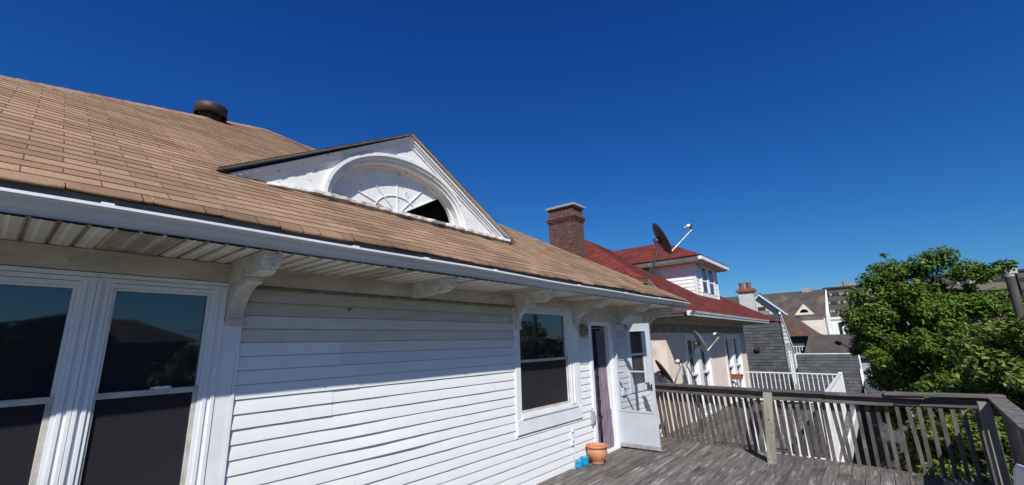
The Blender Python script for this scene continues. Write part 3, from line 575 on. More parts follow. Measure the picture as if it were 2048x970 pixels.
# --- brick chimney
ch = MB(); X0, X1, Y0, Y1 = -2.17, -1.45, 8.5, 8.95
ch.box(X0, X1, Y0, Y1, 2.4, 4.60, faceuv=True)
for k, (dz, ex) in enumerate(((4.56, .012), (4.603, .03), (4.646, .045), (4.689, .03))): ch.box(X0-ex, X1+ex, Y0-ex, Y1+ex, dz+.001, dz+.042, faceuv=True)
ch.box(X0+.012, X1-.012, Y0+.012, Y1-.012, 4.733, 4.93, faceuv=True)
chim = ch.build('chimney', BRICK, house)
ch = MB(); ch.box(X0-.05, X1+.06, Y0-.05, Y1+.07, 4.93, 4.985, Matrix.Translation((X0, Y0, 4.93)) @ Matrix.Rotation(.012, 4, 'Y') @ Matrix.Translation((-X0, -Y0, -4.93))); ch.tube([(-1.93, 8.52, 4.97), (-1.93, 8.52, 5.02)], .02); ch.build('chimney_cap', CAPST, chim, bevel=.008)
# --- round roof vent
v = MB(); VX, VY = -4.45, 1.86; vz = ZE+PT*(XC-VX)-.09
v.lathe([(0.001, .36), (.225, .345), (.237, .33), (.237, .165), (.228, .165), (.222, .33), (.001, .335)], (VX, VY, vz-.05), 40)
v.lathe([(.15, .32), (.15, -.2)], (VX, VY, vz), 32)
for k in range(4):
    a = k*PI/2+.5; v.box(VX+.2*math.cos(a)-.01, VX+.2*math.cos(a)+.01, VY+.2*math.sin(a)-.01, VY+.2*math.sin(a)+.01, vz+.08, vz+.14)
v.build('roof_vent', DARKV, house)

# --- windows
def win_frame(mb, y0, y1, z0, z1, x0, x1, tk, inner=None):
    mb.box(x0, x1, y0, y0+tk, z0, z1); mb.box(x0, x1, y1-tk, y1, z0, z1); mb.box(x0, x1, y0+tk, y1-tk, z1-tk, z1); mb.box(x0, x1, y0+tk, y1-tk, z0, z0+tk)
def dhung(py0, py1, z0, zm, z1, dl, dr_, dt, db, nm='window', extra=None):
    """double-hung sash window; pane y0..y1, depth of mouldings around it"""
    fr = MB()
    for k, (dd, xo) in enumerate(((.0, .012), (.018, .020), (.036, .012), (.052, .026))):   # ribbed jamb in steps
        for (sd, D) in ((-1, dl), (1, dr_)):
            w0, w1 = D*dd/.07, D*min(1, (dd+.018)/.07) if k < 3 else D
            if sd < 0: fr.box(-.03, xo, py0-w1, py0-w0, z0-db*.5, z1+.04)
            else: fr.box(-.03, xo, py1+w0, py1+w1, z0-db*.5, z1+.04)
    for k in range(3): fr.box(-.03, .014+.008*k+.001, py0-dl-.002*k, py1+dr_+.002*k, z1+dt*k/3, z1+dt*(k+1)/3-.003)
    fr.box(-.03, .030, py0-.01, py1+.01, z0-db, z0)
    wobj = fr.build(nm, TRIM, house, bevel=.002)
    p = MB(); p.face([(-.030, py0-.01, zm), (-.030, py1+.01, zm), (-.030, py1+.01, z1+.01), (-.030, py0-.01, z1+.01)]); p.build('upper_pane', GLASS, wobj)
    p = MB(); p.face([(-.012, py0-.01, z0-.01), (-.012, py1+.01, z0-.01), (-.012, py1+.01, zm), (-.012, py0-.01, zm)]); p.build('lower_screen', SCREEN, wobj)
    r_ = MB(); win_frame(r_, py0, py1, zm-.0, z1, -.028, -.004, .016); r_.build('upper_sash', TRIM, wobj, bevel=.002)
    r_ = MB(); r_.box(-.02, .012, py0, py1, zm-.018, zm+.016); r_.box(-.012, .004, py0, py0+.012, z0, zm-.018); r_.box(-.012, .004, py1-.028, py1, z0, zm-.018); r_.box(-.012, .004, py0+.012, py1-.028, z0, z0+.035)
    r_.build('lower_sash', mat('lower_sash_paint', (0.55, 0.53, 0.48), (.4, .38, .33), scale=9, rough=.6) if 'lower_sash_paint' not in bpy.data.materials else bpy.data.materials['lower_sash_paint'], wobj, bevel=.002)
    return wobj
w1 = dhung(-.62, .312, .60, 1.488, 2.128, .085, .080, .085, .06)
w2 = dhung(.474, .992, .60, 1.486, 2.128, .080, .095, .085, .06)
lt = MB(); lt.tube([(-.005, .84, 1.508), (.012, .82, 1.515), (.016, .79, 1.513), (.012, .755, 1.515), (-.005, .735, 1.508)], .006, 6); lt.box(-.01, .012, .75, .83, 1.503, 1.510); lt.build('sash_lock', LNBW, w2)
w3 = dhung(4.478, 5.635, .862, 1.502, 2.142, .012, .16, .055, .028)
tr = MB(); tr.box(0, .027, 4.375, 4.464, .625, 1.905); tr.box(0, .026, 5.80, 5.917, .74, 2.0); tr.box(0, .033, 4.376, 5.916, .628, .80); tr.box(0, .045, 4.466, 5.80, .80, .832); tr.box(.0, .024, 4.47, 5.8, 2.198, 2.224)
tr.build('apron_trim', TRIM, w3, bevel=.003)
# window past the open door
fr = MB(); win_frame(fr, 7.76, 8.42, .88, 2.06, -.02, .02, .05); fr.box(-.02, .02, 7.81, 8.37, 1.45, 1.49); w4 = fr.build('window', TRIM, house, bevel=.003)
p = MB(); p.face([(.004, 7.78, .9), (.004, 8.4, .9), (.004, 8.4, 2.05), (.004, 7.78, 2.05)]); p.build('pane', SCREEN, w4)

# --- doorway and storm door
dj = MB(); dj.box(-.16, .030, 6.27, 6.345, 0, 2.02); dj.box(-.16, .030, 6.985, 7.075, 0, 2.02); dj.box(-.16, .031, 6.345, 6.985, 1.99, 2.05); dj.box(-.1, .012, 6.345, 6.36, 0, 1.99); dj.box(-.1, .012, 6.965, 6.985, 0, 1.99); dj.box(-.2, .035, 6.345, 6.985, -.02, .03)
dframe = dj.build('door_frame', TRIM, house, bevel=.003)
bb = MB(); bb.box(-1.4, -.35, 6.0, 7.4, -.02, 2.3); bb.build('dark_hallway', BLACK, house)  # black box painted in for the unlit space behind the curtain
sd = MB(); DY = 7.10; st = dict(x0=.012, x1=.700, z0=.025, z1=2.005)
def dbox(a, b, c, e_, y0=-.022, y1=.012): sd.box(a, b, DY+y0, DY+y1, c, e_)
dbox(.012, .082, .025, 2.005); dbox(.632, .700, .025, 2.005); dbox(.082, .632, 1.885, 2.005); dbox(.082, .632, .025, .592); dbox(.082, .632, 1.208, 1.232, -.026)
dbox(.062, .652, .572, .60, -.030, .0); dbox(.073, .084, .60, 1.885, -.028, 0); dbox(.630, .641, .60, 1.885, -.028, 0); dbox(.073, .641, 1.878, 1.889, -.028, 0)
door = sd.build('storm_door', DOORM, house, bevel=.003)
p = MB(); p.face([(.08, DY-.008, .59), (.634, DY-.008, .59), (.634, DY-.008, 1.888), (.08, DY-.008, 1.888)]); p.build('glass_pane', CLEAR, door)
p = MB(); p.box(.012, .70, DY-.026, DY-.0222, .026, .085); p.m = 1
for xx in (.06, .16, .28, .40, .52, .64): p.tube([(xx, DY-.026, .055+.01*math.sin(xx*30)), (xx, DY-.029, .055+.01*math.sin(xx*30))], .006, 8)
p.build('kick_strip', [mat('scuffed_aluminium', (.5, .47, .47), (.36, .33, .33), scale=12, rough=.45, metal=.3), STEEL], door)
p = MB(); p.tube([(.655, DY-.022, .985), (.655, DY-.06, .985), (.60, DY-.068, .985)], .010, 8); p.box(.643, .668, DY-.030, DY-.0225, .93, 1.03); p.tube([(.655, DY+.012, .985), (.655, DY+.04, .985), (.62, DY+.045, .985)], .009, 8); p.build('handle', BLKP, door)
p = MB(); p.tube([(.10, DY+.05, 2.03), (.34, DY-.045, 1.965)], .012, 8); p.tube([(.31, DY-.05, 1.955), (.31, DY-.02, 1.94)], .02, 8); p.box(.29, .34, DY-.06, DY-.023, 1.915, 1.96); p.build('door_closer', STEEL, door)
# curtain in the doorway
cu = thing('door_curtain', 'sheer mauve curtain hanging gathered in the open doorway', 'curtain', (-.07, 6.65, 0.02))
def drape(y0, y1, z0, z1, nm, m_, xoff=-.07, am=.018, fr_=14):
    c = MB(); c.sm = True; N = 60; rows = []
    for iz in range(13):
        z = z1+(z0-z1)*iz/12; rows.append([(xoff+am*(.6+iz/24)*math.sin(2*PI*fr_*(y-y0)/(y1-y0)*(.5)+.4*math.sin(iz*.6)), y+.006*math.sin(iz*.8+y*20)*(iz/6), z) for y in np.linspace(y0, y1, N)])
    c.grid(rows); c.cur = random.random(); return c.build(nm, m_, cu)
drape(6.36, 6.60, .03, 1.93, 'curtain_panel', mat('dark_sheer', (.085, .065, .09), (.04, .03, .045), scale=6, rough=.8), xoff=-.09, fr_=9); drape(6.665, 6.955, .02, 1.91, 'curtain_panel', CURT, fr_=15); drape(6.70, 6.97, .02, .62, 'curtain_panel', CURT, xoff=-.045, fr_=9)
c = MB()
for k in range(40):
    z = .25+k*.042; c.box(-.072, -.058, 6.600+.012*math.sin(k*1.9)+(.02 if k % 7 == 0 else 0)-.02*(k % 7 == 3), 6.645+.014*math.sin(k*1.3)+(.02 if k % 6 == 0 else 0), z, z+.046)
c.build('curtain_edge', CURTD, cu); c = MB(); c.tube([(-.07, 6.34, 1.95), (-.07, 6.985, 1.95)], .008, 8); c.build('curtain_rod', STEEL, cu)

# --- wall lamp, boxes, cable
l = MB(); LM = Matrix.Translation((.02, 6.085, 1.905)) @ Matrix.Rotation(PI/2, 4, 'Y') @ Matrix.Diagonal((1, .8, 1, 1))
l.lathe([(.001, 0), (.098, 0), (.102, .012), (.096, .035), (.078, .04)], M=LM); l.m = 1; l.lathe([(.084, .038), (.080, .062), (.055, .078), (.001, .08)], M=LM); l.m = 2
l.beam((.10, 6.085, 1.82), (.10, 6.085, 1.99), .006, .006, (1, 0, 0)); l.beam((.10, 6.02, 1.905), (.10, 6.15, 1.905), .006, .006, (1, 0, 0))
l.build('bulkhead_lamp', [mat('rusty_brass', (.36, .19, .075), (.2, .1, .05), scale=20, rough=.5, metal=.3), glass_mat('frosted_lamp_glass', (.16, .18, .15), .3, 1.5), DARKV], house)
l = MB(); l.box(.016, .055, 6.17, 6.235, .50, .68); l.box(.03, .075, 6.20, 6.245, .54, .62); l.tube([(.03, 6.2, .68), (.03, 6.2, .73), (.045, 6.2, .735), (.045, 6.2, .70)], .006, 6); l.tube([(.035, 6.2, .50), (.035, 6.2, .465)], .014, 8); l.build('switch_box', GREYP, house, bevel=.004)
l = MB(); l.box(.016, .026, 5.575, 5.655, .30, .47); l.box(.026, .034, 5.585, 5.65, .305, .385); l.m = 1; l.box(.034, .037, 5.60, 5.632, .33, .36); l.m = 0; l.box(.02, .04, 5.585, 5.645, .475, .50); oc = l.build('outlet', [LNBW, GREYP], house, bevel=.003)
l = MB(); l.tube([(.036, 5.615, .34), (.05, 5.62, .27), (.045, 5.60, .18), (.05, 5.62, .09), (.045, 5.66, .02), (.05, 5.60, .006), (.035, 5.54, .008)], .0035, 6); l.build('cable', LNBW, oc)
l = MB(); l.box(.016, .05, 7.30, 7.40, .80, .92); l.build('meter_box', LNBW, house, bevel=.004)
l = MB(); l.tube([(.02, 2.05, 2.06), (.05, 2.05, 2.075)], .006, 6); l.tube([(.02, 2.06, 2.055), (.035, 2.03, 2.058)], .004, 6); l.build('nail_hook', DARKV, house)

# ================================================================== POTS
p = MB(); p.lathe([(.001, .02), (.088, .02), (.094, .0), (.098, .0), (.103, .016), (.100, .030), (.125, .06), (.158, .11), (.168, .155), (.160, .195), (.150, .212), (.153, .222), (.172, .232), (.178, .246), (.172, .258), (.155, .256), (.146, .232), (.140, .19), (.12, .10), (.001, .09)], (0, 0, 0), 48)
p.v = [(.172+v_[0]*.9, 6.02+v_[1]*.9, v_[2]*.97) for v_ in p.v]
tag(p.build('flower_pot', TERRA), 'empty terracotta flower pot with thick rim beside the open doorway', 'flower pot')
def cup(x, y, s_, lab):
    c = MB(); c.lathe([(.001, 0), (.034*s_, 0), (.043*s_, .012*s_), (.047*s_, .045*s_), (.045*s_, .085*s_), (.0475*s_, .09*s_), (.044*s_, .0915*s_), (.040*s_, .085*s_), (.042*s_, .045*s_), (.036*s_, .014*s_), (.001, .012*s_)], (x, y, 0), 32)
    tag(c.build('candle_cup', BLUEG), lab, 'cup', 'blue glazed cups on the deck')
cup(.085, 5.64, 1.05, 'smaller turquoise glazed cup, the one nearer the camera'); cup(.085, 5.80, 1.28, 'larger turquoise glazed cup, between the small cup and the terracotta pot')

# ================================================================== DECK RAILING (far side)
rl = thing('deck_railing', 'weathered grey wooden railing along the far end of the deck', 'railing', (2.3, 7.8, 0))
xs = [.22, .8, 1.5, 2.2, 2.75, 3.35, 3.88]
def seg(mb, x0, x1, z, dy, wd, ht, cur=None):
    mb.cur = random.random() if cur is None else cur; mb.beam((x0, rail_top(x0)+dy, z), (x1, rail_top(x1)+dy, z), wd, ht)
m_ = MB()
for a, b in ((.2, 1.2), (1.2, 2.2), (2.2, 2.92), (2.92, 3.42), (3.42, 3.93)): seg(m_, a, b, .952-.012*(b > 3.4), .03, .145, .034, .4)
m_.build('cap_board', RAILH, rl, bevel=.004)
m_ = MB(); m_.cur = .8; m_.beam((3.55, 7.56, .975), (4.62, 7.60, .985), .15, .036); m_.build('cap_board', RAILH, rl, bevel=.004)
m_ = MB()
for a, b in ((.2, 1.2), (1.2, 2.16), (2.2, 2.92), (2.92, 4.44)): seg(m_, a, b, .885, .03, .038, .098)
m_.build('top_rail', RAILH, rl, bevel=.003)
m_ = MB()
for a, b in ((.2, 1.2), (1.2, 2.05), (2.25, 2.92), (2.92, 3.62)): seg(m_, a, b, .842, -.004, .034, .036, .95)
m_.build('nailing_strip', RAILH, rl, bevel=.003)
xb_ = .26; k = 0
while xb_ < 4.38:
    if abs(xb_-2.19) > .05:
        j = random.uniform(-.008, .008); b_ = MB(); b_.cur = random.random()
        lean = random.uniform(-.008, .008)+(.05 if k in (30, 38) else 0)
        b_.beam((xb_+j+lean, rail_bot(xb_)+.045, -.10), (xb_+j, rail_top(xb_)+.062, .86), .042, .042, up=(1, 0, 0)); b_.build('baluster', RAILM, rl)
    xb_ += .090 if xb_ < 3.05 else (.098 if k % 4 else .112); k += 1
m_ = MB(); m_.prism([(2.13, 7.335), (2.235, 7.335), (2.235, 7.42), (2.13, 7.42)], 'z', -.002, .94)
for i_, v_ in enumerate(m_.v):
    m_.v[i_] = (v_[0]+.075*v_[2], v_[1]+.02*v_[2], v_[2])
m_.build('post', POSTM, rl, bevel=.004)
for dx, dy_, dz_, dr_ in ((2.155, 7.3355, .05, .006), (2.21, 7.3355, .05, .006), (2.225, 7.345, .58, .009)):
    pb = MB(); pb.tube([(dx, dy_, dz_), (dx, dy_-.006, dz_)], dr_, 8); pb.build('bolt', DARKV, rl)
m_ = MB(); m_.cur = .2; m_.prism([(4.37, 7.40), (4.47, 7.40), (4.47, 7.50), (4.37, 7.50)], 'z', -.1, .93); m_.build('post', POSTM, rl, bevel=.004)
# side railing coming back towards the camera
rs = thing('deck_railing', 'wooden side railing with wide cap running back along the right edge of the deck', 'railing', (4.4, 5.0, 0))
def sx(y): return float(np.interp(y, [-4, 5.2, 7.6], [4.30, 4.42, 4.56]))
m_ = MB()
for a, b in ((7.66, 5.4), (5.4, 2.0), (2.0, -4)): m_.cur = random.random(); m_.beam((sx(a), a, .952), (sx(b), b, .952), .15, .036)
m_.build('cap_board', RAILM, rs, bevel=.004)
m_ = MB()
for a, b in ((7.4, 5.4), (5.4, 2.0), (2.0, -4)): m_.cur = random.random(); m_.beam((sx(a)-.02, a, .885), (sx(b)-.02, b, .885), .038, .095)
m_.build('top_rail', RAILM, rs, bevel=.003)
yb = 7.28; k = 0
while yb > 4.2:
    b_ = MB(); b_.cur = random.random(); b_.beam((sx(yb)-.01, yb, -.1), (sx(yb)-.01, yb, .86), .03, .062 if k % 2 else .045, up=(0, 1, 0)); b_.build('baluster', RAILM, rs); yb -= .098; k += 1
for yy in (5.6, 3.2, .8, -1.6):
    m_ = MB(); m_.cur = .4; m_.prism([(sx(yy)-.07, yy-.045), (sx(yy)+.02, yy-.045), (sx(yy)+.02, yy+.045), (sx(yy)-.07, yy+.045)], 'z', -.1, .93); m_.build('post', POSTM, rs)

# white plastic chair tucked against the side railing (only its back corner shows)
ch_ = thing('plastic_chair', 'white plastic chair against the side railing at the lower right corner', 'chair', (3.95, 4.05, 0))
b_ = MB(); rows = []
for i in range(11):
    t_ = i/10; wd_ = .235*(1-(.35*max(0, t_-.7)/.3)**2-.25*max(0, (t_-.8)/.2)**2)
    rows.append([(4.09+.07*t_+.03*math.cos(PI*(j/12-.5)), 4.21+wd_*(j/6-1), .42+.47*t_) for j in range(13)])
b_.sm = True; b_.grid(rows); b_.sm = False; o_ = b_.build('backrest', LNBW, ch_); sm_ = o_.modifiers.new('s', 'SOLIDIFY'); sm_.thickness = .012
b_ = MB(); b_.box(3.66, 4.12, 3.98, 4.44, .405, .42); b_.build('seat', LNBW, ch_, bevel=.004)
for (a, b) in ((3.68, 4.00), (3.68, 4.42), (4.10, 4.00), (4.10, 4.42)):
    b_ = MB(); b_.beam((a, b, .41), (a+(.02 if a > 4 else -.02), b+(.02 if b > 4 else -.02), 0), .035, .03, up=(0, 1, 0)); b_.build('leg', LNBW, ch_)

# ================================================================== SATELLITE DISHES
def dish(name_lab, cpos, normal, rad, arm_len, mast, backm, facem, lnbs=3, stay=True, cable=None, grp='satellite dishes around the deck'):
    """shallow offset dish: centre, facing direction, radius, feed arm, mast polyline down to its foot"""
    N_ = Vector(normal).normalized(); c_ = Vector(cpos); X_ = N_.cross(Vector((0, 0, 1))).normalized(); U_ = X_.cross(N_)
    M_ = Matrix(((X_.x, U_.x, N_.x, c_.x), (X_.y, U_.y, N_.y, c_.y), (X_.z, U_.z, N_.z, c_.z), (0, 0, 0, 1))) @ Matrix.Diagonal((.92, 1.06, 1, 1))
    foot = Vector(mast[-1]); t = thing('satellite_dish', name_lab, 'satellite dish', tuple(foot), grp)
    b = MB(); dp = lambda r: .16*rad*(r/rad)**2
    b.lathe([(.001, -.006)]+[(r, dp(r)-.006) for r in np.linspace(.1*rad, rad, 8)]+[(rad*1.012, dp(rad)+.002)], M=M_, n=40); b.m = 1; b.lathe([(rad*1.012, dp(rad)+.002), (rad*.99, dp(rad)+.006)]+[(r, dp(r)+.003) for r in np.linspace(rad*.98, .001, 8)], M=M_, n=40)
    b.build('reflector', [backm, facem], t)
    b = MB(); low = M_ @ Vector((0, -rad*.93, .05)); tip = c_+N_*arm_len-U_*rad*.30
    b.tube([c_-N_*.03-U_*rad*.75, low, low.lerp(tip, .5), tip], rad*.055, 8); b.build('feed_arm', STEEL, t)
    b = MB(); b.tube([tip, tip+U_*.09], rad*.06, 8)
    for k in range(lnbs):
        o = X_*(k-(lnbs-1)/2)*rad*.24+U_*.10
        b.m = 0; b.tube([tip+o+N_*.02, tip+o-N_*.03], rad*.085, 8); b.m = 1; b.tube([tip+o-N_*.03, tip+o-N_*.095], rad*.10, 10)
    b.build('feed_horn', [BLKP, LNBW], t)
    b = MB(); b.tube([c_-N_*.01, c_-N_*.09], rad*.2, 10); b.box(-.05, .05, -.07, .07, -.12, -.03, M_); b.build('mount_head', BLKP, t)
    b = MB(); b.tube([c_-N_*.09]+[Vector(q) for q in mast], rad*.065, 10); b.build('mast', BLKP, t)
    b = MB(); b.box(foot.x-.07, foot.x+.07, foot.y-.06, foot.y+.06, foot.z-.004, foot.z+.008)
    b.build('foot_plate', STEEL, t)
    if stay:
        b = MB(); q = Vector(mast[-2]); zf = lambda x_: foot.z-.6*(x_-foot.x) if stay == 'roof' else foot.z
        for (ax, ay, mm) in ((.12, .35, 1), (.25, -.02, 0), (-.25, .12, 1)):
            b.m = 1 if mm else 0; b.tube([q, (foot.x+ax, foot.y+ay, zf(foot.x+ax))], .010, 6)
        b.build('stay', [STEEL, BLKP], t)
    return t
dish('grey satellite dish on a bent mast at the far corner of the tan roof', (.245, 9.30, 3.90), (.80, .52, .42), .37, .74, [(.22, 9.18, 3.74), (.215, 9.12, 3.55), (.20, 9.0, 3.38), (.14, 8.62, 2.97), (.13, 8.55, 2.88)], DISHB, DISHG, 3, 'roof')
dish('pale grey satellite dish on a dark mast in front of the stucco house window', (.30, 11.0, 1.64), (.76, .50, .40), .27, .50, [(.20, 10.95, 1.50), (.12, 10.9, 1.33), (.02, 10.8, 1.12), (.22, 10.7, .75), (.25, 10.7, -.345)], DISHG, DISHG, 1, False)
dish('dark backed satellite dish low behind the railing, half hidden by the storm door', (.06, 9.15, 1.06), (.72, .50, .55), .27, .46, [(.04, 9.10, .85), (.04, 9.05, .5), (.04, 9.05, -.345)], DISHB, DISHG, 2, False)
dish('dark satellite dish with pale rim outside the side railing, cut by the right edge', (4.98, 7.35, .62), (.70, .35, .62), .40, .5, [(4.95, 7.3, .35), (4.95, 7.3, -.5), (4.95, 7.3, -6.5)], mat('navy_dish_back', (.03, .036, .055), (.025, .03, .045), rough=.4), DISHG, 2, False)

# ================================================================== NEIGHBOUR HOUSE (cream stucco, red roof)
nb = thing('stucco_house', 'cream stucco house with red shingle hip roof and white dormer', 'house', (-5, 14.8, -6.5))
NX, NY0, NY1, NZ = -.40, 10.78, 19.2, 2.245
w_ = MB(); w_.m = 0
W1 = (12.1, 14.35, -.3, 1.86); W2 = (16.05, 18.35, -.3, 1.86)
# +x wall with two openings
def wallx(mb, X, y0, y1, z0, z1, holes, dep=.2):
    cuts = [y0]
    for h in holes: cuts += [h[0], h[1]]
    cuts.append(y1)
    for i in range(0, len(cuts)-1, 2): mb.box(X-dep, X, cuts[i], cuts[i+1], z0, z1)
    for h in holes: mb.box(X-dep, X, h[0], h[1], h[3], z1); mb.box(X-dep, X, h[0], h[1], z0, h[2])
wallx(w_, NX, NY0, NY1, -6.5, 1.905, [W1, W2]); w_.box(-11, NX-.2, NY0, NY0+.2, -6.5, 1.905); w_.box(-11, NX-.2, NY1-.2, NY1, -6.5, NZ); w_.box(-11, -10.8, NY0+.2, NY1-.2, -6.5, NZ)
w_.build('wall', STUCC, nb)
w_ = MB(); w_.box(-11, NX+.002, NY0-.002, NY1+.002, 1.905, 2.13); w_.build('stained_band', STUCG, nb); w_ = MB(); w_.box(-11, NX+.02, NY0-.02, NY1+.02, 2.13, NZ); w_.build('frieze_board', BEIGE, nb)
w_ = MB(); w_.box(-11.5, .33, NY0-.42, NY1+.75, NZ, NZ+.03); w_.box(.30, .345, NY0-.42, NY1+.75, NZ-.0, NZ+.10); w_.build('soffit', DKSOF, nb)
gt = MB(); gx = .345; pr = [(0, .02), (.05, .015), (.06, .05), (.085, .085), (.1, .125), (.085, .13), (0, .125)]
gt.prism([(gx+a, NZ+b) for a, b in pr], 'y', NY0-.52, NY1+.8); gt.build('gutter', WHITE, nb)
gt = MB(); gt.prism([(NY0-.42-a, NZ+b) for a, b in pr], 'x', -11, gx+.02); gt.build('gutter', DGUT, nb)
# red roof
def hip_roof(mb, x0, x1, y0, y1, z, p, exp, thick=.012, jit=0, uvm=1.0):
    W_ = min(x1-x0, y1-y0)/2
    ex = dict(exp=exp, mb=mb, thick=thick, jit=jit)
    crs_face(lambda u, h: (x1-h, u, z+p*h), W_, lambda h: y0+h, lambda h: y1-h, **ex)
    crs_face(lambda u, h: (-u, y1-h, z+p*h), W_, lambda h: -x1+h, lambda h: -x0-h, **ex)
    crs_face(lambda u, h: (u, y0+h, z+p*h), W_, lambda h: x0+h, lambda h: x1-h, **ex)
    crs_face(lambda u, h: (x0+h, -u, z+p*h), W_, lambda h: -y1+h, lambda h: -y0-h, **ex)
    return W_
rr = MB(); RE = (-13.6, .42, NY0-.45, NY1+.85+3.1); NP = .62
RW = hip_roof(rr, RE[0], RE[1], RE[2], NY1+1.0+2.9, NZ+.13, NP, .13)
roofn = rr.build('roof', REDM, nb)
hc = MB(); hipcap((.42, NY0-.45, NZ+.13), (.42-RW, NY0-.45+RW, NZ+.13+NP*RW), .14, 60, hc); hipcap((.42, NY1+3.9, NZ+.13), (.42-RW, NY1+3.9-RW, NZ+.13+NP*RW), .14, 60, hc); hc.build('ridge_cap', REDM, roofn)
# dormer on the +x slope
DX, D0, D1, DZ = -1.0, 15.92, 18.7, 4.40
def nz(x_): return NZ+.13+NP*(.42-x_)
def clap(mb, axis, const, a0, a1, z0, z1, step, clip=None, out=1, depth=.02):
    """lap siding on a wall: axis 'x' = wall faces +-x; clip(z)->(a0,a1)"""
    z = z0
    while z < z1-1e-3:
        zt = min(z+step, z1); l0, l1 = (clip(z) if clip else (a0, a1)); h0, h1 = (clip(zt) if clip else (a0, a1))
        def P(a, zz, d_): return (const+out*d_, a, zz) if axis == 'x' else (a, const+out*d_, zz)
        mb.face([P(l0, z, depth), P(l1, z, depth), P(h1, zt, .002), P(h0, zt, .002)]); mb.face([P(l0, z, depth), P(l0, z, 0), P(l1, z, 0), P(l1, z, depth)])
        z = zt
dd = MB(); dd.cur = 0
zb = nz(DX)-.02
clap(dd, 'x', DX, D0, D1, zb, DZ, .135)
clap(dd, 'y', D0, DX, DX, nz(DX-.05), DZ, .135, clip=lambda z: (min(DX, .42-(z-NZ-.13)/NP), DX), out=-1)
dd.face([(DX-.01, D0+.01, zb), (DX-.01, D1-.01, zb), (DX-.01, D1-.01, DZ+.3), (DX-.01, D0+.01, DZ+.3)]); dd.box(-4.5, DX-.02, D0+.02, D1-.02, zb-1, DZ+.25)
dmr = dd.build('dormer', SIDE, nb)
dd = MB(); dd.box(DX-.05, DX+.028, D0-.028, D0+.09, zb-.05, DZ+.02); dd.box(DX-.05, DX+.028, D1-.09, D1+.028, zb-.05, DZ+.02); dd.box(DX, DX+.03, D0+.5, D1-.5, zb-.02, zb+.14)
for a, b in ((D0+.5, D0+.62), (D0+1.28, D0+1.50), (D0+2.16, D0+2.28)): dd.box(DX, DX+.055, a, b, zb+.14, DZ-.05)
dd.box(DX, DX+.058, D0+.5, D0+2.28, DZ-.1, DZ+.0)
dd.box(-3.4, DX, D0-.03, D0-.005, nz(DX)+.0, nz(DX)+.02); dd.build('corner_trim', WHITE, dmr)
for a, b in ((D0+.62, D0+1.28), (D0+1.50, D0+2.16)):
    q = MB(); zm = (zb+.14+DZ-.1)/2-.02; q.box(DX, DX+.042, a, b, zm-.025, zm+.025); q.box(DX, DX+.04, a, a+.05, zb+.14, DZ-.1); q.box(DX, DX+.04, b-.05, b, zb+.14, DZ-.1); wn = q.build('window', WHITE, dmr)
    q = MB(); q.face([(DX+.027, a, zb+.14), (DX+.027, b, zb+.14), (DX+.027, b, DZ-.1), (DX+.027, a, DZ-.1)]); q.build('pane', FARG, wn)
E0 = (-.5, D0-.42, D1+.40, DZ+.20)
dr = MB(); dr.m = 0; dr.box(-3.3, -.66, E0[1], E0[2], DZ-.0, DZ+.03); dr.m = 1; dr.box(-.70, -.58, E0[1]-.05, E0[2]+.05, DZ+.03, DZ+.15); dr.m = 2; dr.box(-4.6, -.70, E0[1]-.02, E0[1]+.05, DZ+.03, DZ+.21); dr.box(-4.6, -.70, E0[2]-.05, E0[2]+.02, DZ+.03, DZ+.21)
dr.build('eave', [BEIGE, WHITE, DGUT], dmr)
dr = MB(); yc = (E0[1]+E0[2])/2; hw = (E0[2]-E0[1])/2+.06; pz = .56; zr = DZ+.19
crs_face(lambda u, h: (-.60-h, u, zr+pz*h), hw, lambda h: yc-hw+h, lambda h: yc+hw-h, exp=.14, mb=dr, thick=.01, jit=0)
crs_face(lambda u, h: (u, yc-hw+h, zr+pz*h), hw, lambda h: max(-9, .42-(zr+pz*h-NZ-.13)/NP-.1), lambda h: -.60-h, exp=.14, mb=dr, thick=.01, jit=0)
crs_face(lambda u, h: (-u, yc+hw-h, zr+pz*h), hw, lambda h: .60+h, lambda h: 9, exp=.14, mb=dr, thick=.01, jit=0)
dr.build('dormer_roof', REDM, dmr)
# windows of the stucco wall: deep white casings, double hung
def tallwin(y0, y1, z0, z1):
    q = MB(); win_frame(q, y0, y1, z0, z1, NX-.14, NX+.03, .16); q.box(NX-.14, NX+.02, (y0+y1)/2-.14, (y0+y1)/2+.14, z0+.16, z1-.16)
    zm = z0+(z1-z0)*.5
    for a, b in ((y0+.16, (y0+y1)/2-.14), ((y0+y1)/2+.14, y1-.16)): q.box(NX-.12, NX-.02, a, b, zm-.03, zm+.03); q.box(NX-.12, NX-.04, a, a+.05, z0+.16, z1-.16); q.box(NX-.12, NX-.04, b-.05, b, z0+.16, z1-.16)
    q.box(NX, NX+.08, y0-.06, y1+.06, z0-.05, z0)
    wn = q.build('window', WHITE, nb)
    q = MB(); q.face([(NX-.13, y0, z0), (NX-.13, y1, z0), (NX-.13, y1, z1), (NX-.13, y0, z1)]); q.build('pane', FARG, wn)
tallwin(W1[0], W1[1], W1[2], W1[3]); tallwin(W2[0], W2[1], W2[2], W2[3])
q = MB(); q.tube([(.19-.4, 10.9, 1.0), (-.38, 10.88, .6), (-.30, 10.86, .2), (-.32, 10.85, -.3)], .012, 6); q.build('wall_cable', BLKP, nb)

